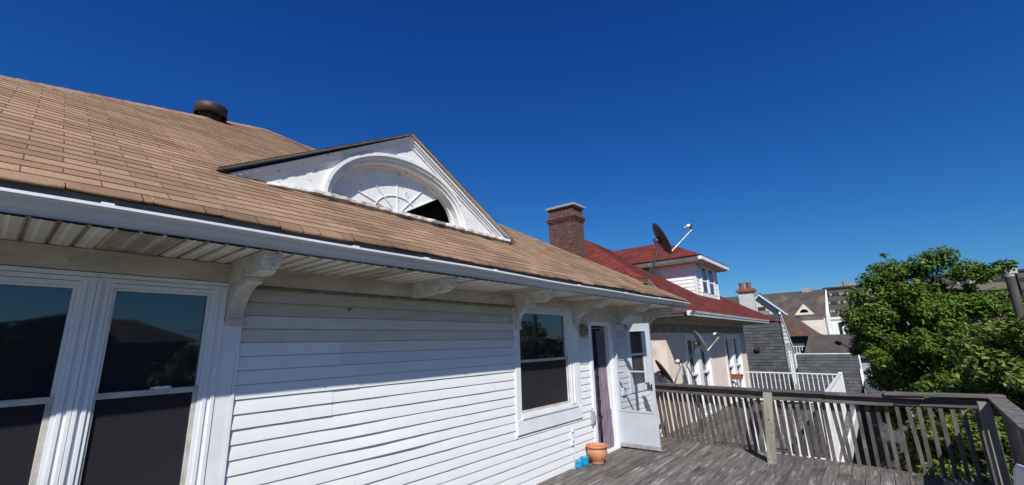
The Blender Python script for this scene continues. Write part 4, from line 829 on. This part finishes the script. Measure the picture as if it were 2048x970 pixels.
# neighbour's deck and white railing
dk = MB(); y = 9.0; xx = NX+.01
while xx < 2.78:
    dk.cur = random.random(); dk.box(xx, xx+.132, 9.0, 16.7, -.385, -.35); xx += .139
dk.cur = .2; dk.box(NX+.01, 2.8, 9.02, 16.7, -.6, -.39); struct(dk.build('deck', DECKM))
dk = MB(); dk.box(NX-.2, 2.86, 8.93, 8.985, -.62, -.335); dk.box(2.80, 2.86, 8.985, 16.7, -.62, -.335); dk.box(NX-.2, 2.86, 8.90, 8.93, -.30, -.335); struct(dk.build('deck_fascia', WHITE))
wr = thing('white_railing', 'white metal balcony railing round the neighbouring deck beyond the wooden one', 'railing', (1.3, 13, -.35))
m_ = MB(); m_.beam((NX, 16.68, .605), (2.56, 16.68, .575), .045, .035); m_.build('top_rail', WHITE, wr); m_ = MB(); m_.beam((NX, 16.68, -.25), (2.56, 16.68, -.27), .05, .04); m_.build('bottom_rail', WHITE, wr)
for k in range(23):
    q = MB(); xk = NX+.1+k*.128; q.beam((xk, 16.68, -.26), (xk, 16.68, .59), .022, .022, up=(0, 1, 0)); q.build('baluster', WHITE, wr)
m_ = MB(); m_.box(2.54, 2.64, 16.63, 16.73, -.4, .64); m_.build('post', WHITE, wr); m_ = MB(); m_.box(2.72, 2.82, 9.0, 9.1, -.4, .78); m_.build('post', WHITE, wr)
m_ = MB(); m_.beam((2.59, 16.68, .60), (2.77, 9.05, .73), .06, .05); m_.build('top_rail', WHITE, wr); m_ = MB(); m_.beam((2.59, 16.68, -.27), (2.77, 9.05, -.27), .05, .04); m_.build('bottom_rail', WHITE, wr)
for k in range(58):
    q = MB(); t_ = (k+1)/59; q.beam((2.59+.18*t_, 16.68-7.63*t_, -.26), (2.59+.18*t_, 16.68-7.63*t_, .59), .03, .045, up=(1, 0, 0)); q.build('baluster', WHITE, wr)
m_ = MB(); m_.beam((1.5, 9.05, .74), (2.77, 9.05, .74), .06, .05); m_.build('top_rail', WHITE, wr); m_ = MB(); m_.beam((NX, 9.05, -.24), (2.77, 9.05, -.24), .05, .04); m_.build('bottom_rail', WHITE, wr)
for k in range(10):
    q = MB(); xk = 1.55+k*.125; q.beam((xk, 9.05, -.24), (xk, 9.05, .73), .024, .024, up=(0, 1, 0)); q.build('baluster', WHITE, wr)

q = MB(); q.prism([(-.52, .36), (-.10, .36), (-.06, .50), (-.56, .50)], 'y', 16.42, 16.62); q.box(-.57, -.05, 16.41, 16.63, .50, .53); tag(q.build('planter', CLAY, None, bevel=.01), 'small red-brown planter hanging inside the white balcony railing by the stucco wall', 'planter')
# ================================================================== BUILDINGS BEHIND
def uvface(mb, P, u, v_):
    mb.face(P, [(0, 0), (u, 0), (u, v_), (0, v_)][:len(P)])
# grey gambrel house
gh = thing('grey_gambrel_house', 'grey shingled gambrel house with pale sided gable between stucco house and cream house', 'house', (-3, 29.5, -6.5))
GX, GY, GB = -.30, 27.9, 30.9
def strip(mb, pa, pb, x0, x1, step=.17):
    L_ = (pb-pa).length; n_ = max(1, int(L_/step)); nrm = Vector((0, -(pb.z-pa.z), pb.y-pa.y)).normalized()
    if nrm.z < -.01: nrm = -nrm
    for i in range(n_):
        p, r_ = pa.lerp(pb, i/n_), pa.lerp(pb, (i+1)/n_); o = nrm*.02
        mb.face([(x0, p.y+o.y, p.z+o.z), (x1, p.y+o.y, p.z+o.z), (x1, r_.y, r_.z), (x0, r_.y, r_.z)], [(0, i+.03), (x1-x0, i+.03), (x1-x0, i+.97), (0, i+.97)])
        mb.face([(x0, p.y, p.z), (x1, p.y, p.z), (x1, p.y+o.y, p.z+o.z), (x0, p.y+o.y, p.z+o.z)], [(0, i+.01)]*4)
q = MB(); strip(q, Vector((0, GY, -6.5)), Vector((0, GY+.12, 2.95)), -9, GX-.02, .17); q.face([(-9, GY+.12, 2.96), (GX, GY+.12, 2.96), (GX, GB+.1, .78), (-9, GB+.1, .78)], [(0, 0), (9, 0), (9, 20), (0, 20)]); q.build('roof', GREYM, gh)
q = MB(); q.cur = .12
gtop = lambda z: GY+.12+max(0, 2.95-z)/(2.95-.75)*(GB-GY-.12)
clap(q, 'x', GX, 0, 0, -3.0, 2.85, .19, clip=lambda z: (GY+.03, min(GB, gtop(z)))); q.box(-9, GX-.02, GY+.12, GB, -6.5, .6); q.build('gable_wall', GRS, gh)
q = MB(); q.beam((GX+.03, GY+.05, 3.02), (GX+.03, GB+.06, .78), .08, .15); q.beam((GX+.03, GB+.03, .8), (GX+.03, GB+.03, -3.0), .08, .10, up=(0, 1, 0)); q.build('bargeboard', WHITE, gh)
q = MB(); clap(q, 'x', GX+.004, 0, 0, 1.35, 2.45, .22, clip=lambda z: (GY+.15, gtop(z)-.12), depth=.03); q.build('gable_panel', WHITE, gh)
q = MB(); win_frame(q, GY+.95, GY+1.75, -.9, .95, GX, GX+.06, .12); wq = q.build('window', WHITE, gh); q = MB(); q.box(GX+.0, GX+.035, GY+1.07, GY+1.63, -.78, .83); q.build('pane', LNBW, wq)
q = MB(); q.box(-1.62, -.95, GY+.7, GY+1.3, 2.3, 3.22); q.build('flue_box', CONC, gh); q = MB(); q.box(-1.45, -1.1, GY+.85, GY+1.2, 3.22, 3.45); q.build('flue_cap', DARKV, gh)
q = MB(); q.box(-1.75, -1.50, GY-.06, GY+.02, 1.0, 1.18); q.build('roof_vent', DARKV, gh)
# lower wing
lw = thing('grey_shingled_wing', 'long low grey shingled building with steep roof and white edge boards below the cream house', 'building', (1.3, 29, -6.5))
q = MB(); strip(q, Vector((0, 26.6, -1.6)), Vector((0, 27.5, .80)), .24, 2.78, .16); strip(q, Vector((0, 26.6, -6.5)), Vector((0, 26.6, -1.6)), .1, 2.9, .2); strip(q, Vector((0, 29.3, -1.6)), Vector((0, 27.5, .80)), .24, 2.78, .2); q.build('roof', GREYM, lw)
q = MB(); q.box(.24, 2.8, 26.7, 29.3, -6.5, -1.62); q.cur = .1; clap(q, 'x', 2.74, 0, 0, -1.6, .7, .15, clip=lambda z: (26.65+.85*(z+1.6)/2.4, 29.2-1.7*(z+1.6)/2.4)); q.build('wall', GRS, lw)
q = MB(); q.beam((2.80, 26.9, -.75), (2.80, 27.22, .10), .1, .14); q.beam((2.82, 27.3, .1), (2.82, 27.52, .82), .05, .08); q.box(.24, 2.8, 27.44, 27.54, .80, .85); q.build('bargeboard', WHITE, lw)
q = MB(); strip(q, Vector((0, 25.6, -1.35)), Vector((0, 27.0, -.35)), 2.84, 4.2, .16); q.box(2.84, 4.1, 25.9, 28, -6.5, -1.4); q.build('side_roof', [GREYM], lw)
# dark brown low roof
fb_ = thing('flat_roofed_building', 'low building with dark brown sloping roof behind the grey shingled wing', 'building', (3, 33, -6.5))
q = MB(); q.face([(.28, 29.6, .55), (6.5, 29.6, .55), (6.5, 33, 1.78), (.40, 33, 1.78)]); q.face([(.28, 29.6, .55), (.28, 29.6, .50), (6.5, 29.6, .50), (6.5, 29.6, .55)]); q.build('roof', BROWNR, fb_)
q = MB(); q.box(.35, 6.3, 29.8, 36, -6.5, .48); q.build('wall', GRS, fb_)
# brown bell-cast roof house
bl = thing('brown_roofed_house', 'small house with flared red-brown roof between grey gable and cream house', 'house', (-1, 35, -6.5))
q = MB(); prf = [(.92, 1.74), (.55, 1.86), (0.0, 2.35), (-.6, 2.95), (-1.0, 3.25), (-4.5, 3.27)]
for (xa, za), (xb2, zb2) in zip(prf, prf[1:]):
    ya, yb2 = 33.0+(.92-xa)*.6, 33.0+(.92-xb2)*.6
    q.face([(xa, ya, za), (xa, 39, za), (xb2, 39, zb2), (xb2, yb2, zb2)]); q.face([(-6, ya, za), (xa, ya, za), (xb2, yb2, zb2), (-6, yb2, zb2)])
q.box(-6, .88, 33.05, 39, 1.68, 1.74); q.build('roof', REDBR, bl)
q = MB(); q.box(-6, .35, 33.4, 39, -6.5, 1.68); q.build('wall', mat('dark_green_siding', (.06, .07, .07), (.045, .05, .05), rough=.8), bl)
q = MB(); q.box(-.9, .40, 32.6, 33.38, .55, .72)
for k in range(8): q.box(-.8+k*.15, -.77+k*.15, 32.62, 32.66, .72, 1.1)
q.box(-.9, .40, 32.6, 32.68, 1.1, 1.14); q.build('balcony', WHITE, bl)
# pale chimney with two pots
pc = thing('pot_chimney', 'pale rendered chimney with brick cap and two clay pots rising behind the red roof', 'chimney', (-2.2, 30.3, -6.5))
q = MB(); q.box(-2.62, -1.80, 30, 30.55, -6.5, 4.52); q.build('stack', mat('pale_render', (.55, .54, .52), (.48, .47, .45), scale=2, rough=.8), pc)
q = MB(); q.box(-2.74, -1.68, 29.88, 30.67, 4.521, 4.64); q.box(-2.68, -1.74, 29.94, 30.61, 4.641, 4.71); q.build('cap', CLAY, pc)
for xx in (-2.42, -2.02):
    q = MB(); q.lathe([(.15, 0), (.13, .3), (.15, .36), (.16, .42), (.11, .42), (.10, .1)], (xx, 30.25, 4.71), 16); q.build('chimney_pot', CLAY, pc)
# cream gambrel house far behind
cr = thing('cream_house', 'large cream clapboard house with big brown roof and small triangular dormer', 'house', (-1, 47, -6.5))
CY = 45
q = MB(); q.cur = 0; clap(q, 'y', CY, -2.2, .60, 1.2, 3.58, .17, out=-1); q.box(-12, .58, CY+.02, CY+8, -6.5, 3.4); q.build('wall', WHH, cr)
q = MB(); q.face([(-3.2, CY-.35, 3.48), (.72, CY-.35, 3.48), (.86, CY+2.2, 5.75), (-3.2, CY+2.2, 5.75)]); q.face([(-12, CY+5, 3.4), (.72, CY+5, 3.4), (.86, CY+2.2, 5.75), (-12, CY+2.2, 5.75)]); q.face([(-12, CY-.35, 3.48), (-3.2, CY-.35, 3.48), (-3.2, CY+2.2, 5.75), (-12, CY+2.2, 5.75)]); q.box(-3.2, .72, CY-.35, CY-.28, 3.42, 3.478)
q.build('roof', BROWNR, cr)
q = MB(); q.prism([(CY-.2, 3.4), (CY+4.8, 3.4), (CY+2.2, 5.7)], 'x', .58, .72); q.build('gable_end', WHITE, cr)
q = MB(); q.prism([(CY-.2, 1.2), (CY+.35, 1.2), (CY+.35, 3.4), (CY+2.2, 5.7), (CY-.2, 3.5)], 'x', .722, .93); q.build('gable_fin', WHITE, cr)
q = MB(); q.prism([(-1.5, 3.52), (-.05, 3.52), (-.76, 4.42)], 'y', CY-.30, CY+.9); tdm = q.build('dormer', WHH, cr)
q = MB(); q.prism([(-.76+.30*math.cos(t_), 3.72+.26*math.sin(t_)) for t_ in np.linspace(0, PI, 12)], 'y', CY-.34, CY-.302); q.build('fan_window', BLACK, tdm)
q = MB(); q.box(-.9, -.2, CY+2, CY+2.5, 5.6, 6.0); q.build('roof_box', CONC, cr)
# left gable of the cream house
cg = thing('cream_gable_house', 'cream sided gable with dark blue-grey edge in front of the big brown roof', 'house', (-2.5, 41, -6.5))
q = MB(); q.cur = 0; gz0, gyy = 5.28, 41.5
clap(q, 'y', gyy, 0, 0, 1.6, gz0, .17, clip=lambda z: (-3.35-(gz0-z)*1.15, -3.35+(gz0-z)*1.0), out=-1); q.box(-7, .2, gyy+.03, gyy+3, -6.5, 1.6); q.prism([(-3.35, gz0-.05), (.25, 1.6), (-7.4, 1.6)], 'y', gyy+.01, gyy+3); q.build('wall', WHH, cg)
q = MB(); q.beam((-3.38, gyy-.1, gz0+.08), (.45, gyy-.1, 1.62), .5, .14, up=(0, 0, 1)); q.build('verge', mat('slate_blue_verge', (.10, .115, .15), (.08, .09, .12), rough=.7), cg)
q = MB(); q.beam((-3.38, gyy-.16, gz0-.06), (-7.5, gyy-.16, 1.55), .3, .10); q.beam((-3.4, gyy-.37, gz0-.06), (.35, gyy-.37, 1.55), .04, .10); q.build('bargeboard', WHITE, cg)
# white bay beyond
wb = thing('white_bay_building', 'small bright white building with narrow window right of the cream house', 'building', (1.2, 50, -6.5))
q = MB(); q.box(.75, 1.75, 48, 51, -6.5, 3.1); q.box(.68, 1.82, 47.9, 51.1, 3.1, 3.3); q.build('wall', WHITE, wb); q = MB(); q.box(1.25, 1.48, 47.97, 48.02, 1.8, 2.8); q.build('window', FARG, wb)
gb = thing('grey_roof_house', 'low far house with grey hip roof below the apartment tower', 'house', (4, 63, -6.5))
q = MB(); q.face([(.6, 60, 3.0), (3.6, 60, 2.3), (3.6, 66, 2.3), (.6, 66, 4.6)]); q.prism([(.3, 2.4), (3.9, 2.4), (1.4, 4.7)], 'y', 60.2, 66); q.build('roof', mat('pale_grey_roof', (.2, .2, .2), (.16, .16, .16), rough=.9), gb)
q = MB(); q.box(.5, 3.7, 60.4, 66, -6.5, 2.39); q.build('wall', mat('mid_grey_siding', (.22, .215, .21), (.17, .17, .165), rough=.8), gb)
# white awning-like low roof
# ================================================================== APARTMENT BLOCKS
def flats(lab, x0, x1, y, ztop, rows, pitch, cols, side=None, deep=14, base=-6.5, first=1.1):
    t = thing('apartment_block', lab, 'apartment block', ((x0+x1)/2, y+deep/2, base))
    q = MB(); q.box(x0, x1, y, y+deep, base, ztop); q.build('wall', APT, t)
    q = MB(); q.box(x0-.5, x1+.4, y-.4, y+deep+.4, ztop, ztop+.35); q.build('parapet', APTD, t)
    W_ = (x1-x0)/cols
    for r_ in range(rows):
        z = ztop-first-r_*pitch
        for c_ in range(cols):
            a = x0+c_*W_+.06*W_; b = a+W_*.86; q = MB()
            q.box(a, b, y-.10, y-.001, z-.85, z+.0); q.m = 1
            nw = 3
            for k in range(nw):
                pa = a+(b-a)*(k+.08)/nw; pb_ = a+(b-a)*(k+.9)/nw; q.m = 1 if random.random() < .72 else 2; q.box(pa, pb_, y-.13, y-.101, z-.78, z-.08)
            q.build('window', [APTD, FARG, CONC], t)
    return t
fl1 = flats('brown apartment tower seen left of the big tree', -4.6, 3.6, 140, 13.7, 6, 2.15, 4)
q = MB(); q.box(3.6, 7.2, 139.5, 154, -6.5, 13.2); q.m = 1
for r_ in range(6):
    q.box(4.2, 5.2, 139.4, 139.49, 11.2-r_*2.15, 12.1-r_*2.15)
q.build('sunlit_bay', [APTB, APTD], fl1)  # sunlight on this face is put into the lighter tan colour
q = MB()
for (xx, hh, wd) in ((-1.2, 1.7, .8), (-.2, 1.9, .5), (.5, 1.2, .9), (1.4, .9, .8), (3.0, .8, .7), (-2.0, .7, .5)): q.box(xx, xx+wd, 144, 145, 14.05, 14.05+hh)
q.tube([(.1, 143, 14.0), (.1, 143, 17)], .08, 5); q.tube([(4.2, 143, 13.2), (4.2, 143, 16)], .06, 5); q.build('rooftop_plant', CONC, fl1)
fl2 = flats('long brown apartment block with tan bands behind the right-hand trees', 14, 27.6, 140, 14.5, 4, 2.5, 7, first=1.5)
q = MB(); q.box(27.6, 29.4, 139.2, 154, 13.7, 14.85); q.build('stair_tower', mat('pale_concrete', (.5, .48, .45), (.42, .4, .38), rough=.9), fl2)
q = MB(); q.box(15.9, 16.9, 139.6, 140, -6.5, 12); q.build('downpipe', mat('brown_duct', (.08, .04, .03), rough=.8), fl2)
flats('second wing of apartments at the right edge behind the utility pole', 29.4, 42, 140.5, 14.2, 4, 2.5, 4, first=1.4)
for r_ in range(4):
    q = MB(); q.box(14, 27.6, 139.80, 139.99, 14.5-1.5-.85-1.55-r_*2.5, 14.5-1.5-.93-r_*2.5); q.build('spandrel', mat('tan_spandrel', (.17, .145, .105), (.14, .12, .09), scale=.3, rough=.9) if r_ == 0 else bpy.data.materials['tan_spandrel'], fl2)

# utility pole
up_ = thing('utility_pole', 'dark wooden utility pole rising out of the trees at the right edge', 'utility pole', (5.84, 12.8, -6.5))
q = MB(); q.tube([(5.80, 12.8, -6.5), (5.84, 12.8, 2.76)], [.10, .072], 12); q.build('pole', POLEM, up_); q = MB(); q.tube([(5.84, 12.8, 2.76), (5.84, 12.8, 2.80)], .075, 12); q.build('pole_cap', GREYP, up_)
wi = MB(); wi.tube([(5.9, 12.8, 2.35), (8.5, 9.5, 2.3), (13, 4, 2.4)], .012, 5); tag(wi.build('overhead_wire', POLEM), 'grey overhead wire leaving the utility pole to the right', 'wire')
# background row of low houses and treeline beyond
# ================================================================== TREES
def leaves(name, clumps, n, size, m_, parent, bias=.35):
    """leaf-sized faces spread through clumps (x,y,z,r,weight)"""
    cl = np.array(clumps); wgt = cl[:, 3]**2.0; wgt /= wgt.sum(); idx = RNG.choice(len(cl), n, p=wgt)
    d_ = RNG.normal(size=(n, 3)); d_ /= np.linalg.norm(d_, axis=1)[:, None]; rad = RNG.random(n)**.45
    P = cl[idx, :3]+d_*(rad*cl[idx, 3])[:, None]*np.array([1, 1, .72])
    nr = d_*.5+RNG.normal(size=(n, 3))*.55+np.array([.1, -.15, .75]); nr /= np.linalg.norm(nr, axis=1)[:, None]
    a = RNG.normal(size=(n, 3)); a -= nr*(a*nr).sum(1)[:, None]; a /= np.linalg.norm(a, axis=1)[:, None]; b = np.cross(nr, a)
    s_ = size*(.6+.8*RNG.random(n))[:, None]
    v = np.stack([P-a*s_, P+b*s_*.42+nr*s_*.10, P+a*s_, P-b*s_*.42+nr*s_*.10], 1).reshape(-1, 3)
    off = np.array(parent['_loc']); v = v-off
    me = bpy.data.meshes.new(name); me.vertices.add(4*n); me.vertices.foreach_set('co', v.ravel()); me.loops.add(4*n); me.loops.foreach_set('vertex_index', np.arange(4*n)); me.polygons.add(n); me.polygons.foreach_set('loop_start', np.arange(n)*4); me.polygons.foreach_set('loop_total', np.full(n, 4))
    at = me.attributes.new('var', 'FLOAT', 'FACE'); at.data.foreach_set('value', np.clip(RNG.normal(.42, .28, n)+.12*(RNG.random(len(cl))[idx]-.5), 0, 1).astype(np.float32)); me.materials.append(m_); me.update(calc_edges=True); me.validate()
    o = bpy.data.objects.new(name, me); C.objects.link(o); o.parent = parent; o['_loc'] = parent['_loc']; return o
def tree(lab, base, ctr, rx, ry, rz, nclump, nleaf, size, m_, cr_=(.35, .7), name='tree', seed=0, shell=.5, grp=None, trunk=.2, extra=()):
    rg_ = random.Random(seed); t = thing(name, lab, 'tree' if name != 'shrub' else 'shrub', base, grp); cl = []
    for k in range(nclump):
        while True:
            u_ = Vector((rg_.uniform(-1, 1), rg_.uniform(-1, 1), rg_.uniform(-1, 1)))
            if shell < u_.length < 1: break
        lump = 1+.16*math.sin(u_.x*5+seed)+.14*math.sin(u_.y*4.3+seed*2)+.1*math.sin(u_.z*6)
        cl.append((ctr[0]+u_.x*rx*lump, ctr[1]+u_.y*ry*lump, ctr[2]+u_.z*rz*lump, rg_.uniform(*cr_), 1))
    for k in range(int(nclump*.45)):                      # outlying twigs that break up the outline
        u_ = Vector((rg_.gauss(0, 1), rg_.gauss(0, 1), abs(rg_.gauss(0, 1))*.9)).normalized()*rg_.uniform(1.0, 1.17)
        lump = 1+.16*math.sin(u_.x*5+seed)+.14*math.sin(u_.y*4.3+seed*2)+.1*math.sin(u_.z*6)
        cl.append((ctr[0]+u_.x*rx*lump, ctr[1]+u_.y*ry*lump, ctr[2]+u_.z*rz*lump, rg_.uniform(.10, .24)*cr_[1]/.62, 1))
    cl += [(*e_, 1) for e_ in extra]
    leaves('crown', cl, nleaf, size, m_, t)
    q = MB(); top = Vector((ctr[0], ctr[1], ctr[2]+rz*.5)); b0 = Vector(base); mid = b0.lerp(top, .5)+Vector((.15, -.1, 0)); q.tube([b0, mid, top], [trunk, trunk*.7, trunk*.2], 9)
    for (x_, y_, z_, r_, _w) in cl[::2]:
        e_ = Vector((x_, y_, z_)); hgt = max(.25, min(.9, (z_-b0.z)/(top.z-b0.z)-.18)); st_ = b0.lerp(mid, hgt*2) if hgt < .5 else mid.lerp(top, hgt*2-1)
        q.tube([st_, st_.lerp(e_, .5)+Vector((0, 0, .12)), e_], [trunk*.28, trunk*.15, .012], 5, cap=False)
    q.build('trunk', BARK, t); return t
tree('big bushy green tree standing above the railing in front of the apartments', (5.1, 20.5, -6.5), (4.85, 20.3, 1.0), 1.95, 2.0, 3.05, 170, 92000, .070, LEAF1, (.26, .62), seed=3, shell=.45, extra=[(3.35, 19.8, 3.1, .42), (3.15, 19.5, 2.4, .45), (3.85, 20.0, 3.6, .5), (4.4, 20.1, 3.95, .5), (6.75, 20.5, 3.6, .42), (7.15, 20.5, 3.75, .3), (5.75, 20.3, 4.25, .5), (5.3, 20.3, 4.0, .6), (6.2, 20.3, 3.7, .55), (3.3, 19.4, 1.5, .45), (3.05, 19.3, 1.9, .3)])
tree('yellow-green tree filling the right edge in front of the utility pole', (6.8, 13.6, -6.5), (6.55, 13.5, -.65), 2.35, 2.1, 2.75, 150, 74000, .064, LEAF2, (.24, .58), seed=8, shell=.35, extra=[(6.3, 14.2, 1.6, .5), (6.9, 14.0, 1.5, .45), (5.6, 14.2, 1.7, .4), (5.2, 14.2, 1.3, .45)])
tree('leafy tree in shade directly behind the corner of the wooden railing', (5.8, 11.4, -6.5), (5.75, 11.4, -1.6), 1.5, 1.5, 2.0, 80, 30000, .058, LEAF2, (.22, .48), seed=12, shell=.4)
tree('lower green tree between the grey wing and the railing corner', (4.9, 15.0, -6.5), (5.1, 15.2, -1.7), 1.6, 1.9, 2.3, 90, 36000, .066, LEAF1, (.25, .55), seed=15, shell=.4)
tree('round topped tree between the big tree and the utility pole', (8.2, 24, -6.5), (8.3, 23.5, -1.5), 2.4, 2.2, 3.0, 90, 36000, .10, LEAF1, (.45, .8), seed=21, shell=.4)
tree('distant dark tree beyond the low brown roof', (5.2, 36, -6.5), (5.4, 36, -1), 2.6, 2.6, 2.6, 60, 14000, .15, LEAF1, (.6, 1.0), seed=31, shell=.4)
# house opposite and its trees: behind the camera, seen mirrored in the window glass
op = thing('hip_roofed_house', 'dark hip-roofed house across the street, seen reflected in the left windows', 'house', (27, 4, -6.5))
q = MB(); q.box(24, 32, 1.6, 6.9, -6.5, 2.3); q.build('wall', APT, op)
q = MB(); q.face([(23.6, 1.2, 2.3), (23.6, 7.4, 2.3), (26, 5.0, 3.5), (26, 3.9, 3.5)]); q.face([(23.6, 7.4, 2.3), (32.4, 7.4, 2.3), (30, 5, 3.5), (26, 5, 3.5)]); q.face([(32.4, 1.2, 2.3), (23.6, 1.2, 2.3), (26, 3.9, 3.5), (30, 3.9, 3.5)]); q.face([(26, 3.9, 3.5), (26, 5, 3.5), (30, 5, 3.5), (30, 3.9, 3.5)]); q.build('roof', BROWNR, op)
op = thing('gabled_house', 'dark gabled house across the street, seen reflected in the leftmost window', 'house', (27, -2, -6.5))
q = MB(); q.box(24, 34, -6.5, 2.1, -6.5, 1.6); q.build('wall', APT, op); q = MB(); q.prism([(-7, 1.5), (2.9, 3.75), (3.1, 1.5)], 'x', 23.8, 34); q.build('roof', BROWNR, op)
tree('tree beside the hip-roofed house across the street, reflected in the window glass', (21, 8.0, -6.5), (21, 7.6, .2), 2.4, 2.2, 3.0, 50, 9000, .16, LEAF1, (.5, .8), seed=41, shell=.4)
tree('tall dark street tree across the road, reflected in the window next to the door', (25, 16, -6.5), (25, 16, 2.5), 4.5, 5.5, 5.5, 60, 14000, .24, LEAF1, (.9, 1.5), seed=44, shell=.3)
tree('second tall street tree across the road, reflected in the storm door side window', (26, 26, -6.5), (26, 26, 2.5), 4.5, 5.5, 5.0, 50, 12000, .24, LEAF1, (.9, 1.5), seed=45, shell=.3)
tree('tree beside the gabled house across the street, reflected in the window glass', (22, -1.2, -6.5), (22, -1.0, .8), 2.0, 1.7, 3.2, 50, 8000, .16, LEAF1, (.4, .8), seed=43, shell=.4)

for o in list(bpy.data.objects):
    if '_loc' in o: del o['_loc']
for m__ in bpy.data.materials:
    if 'h' in m__: del m__['h']
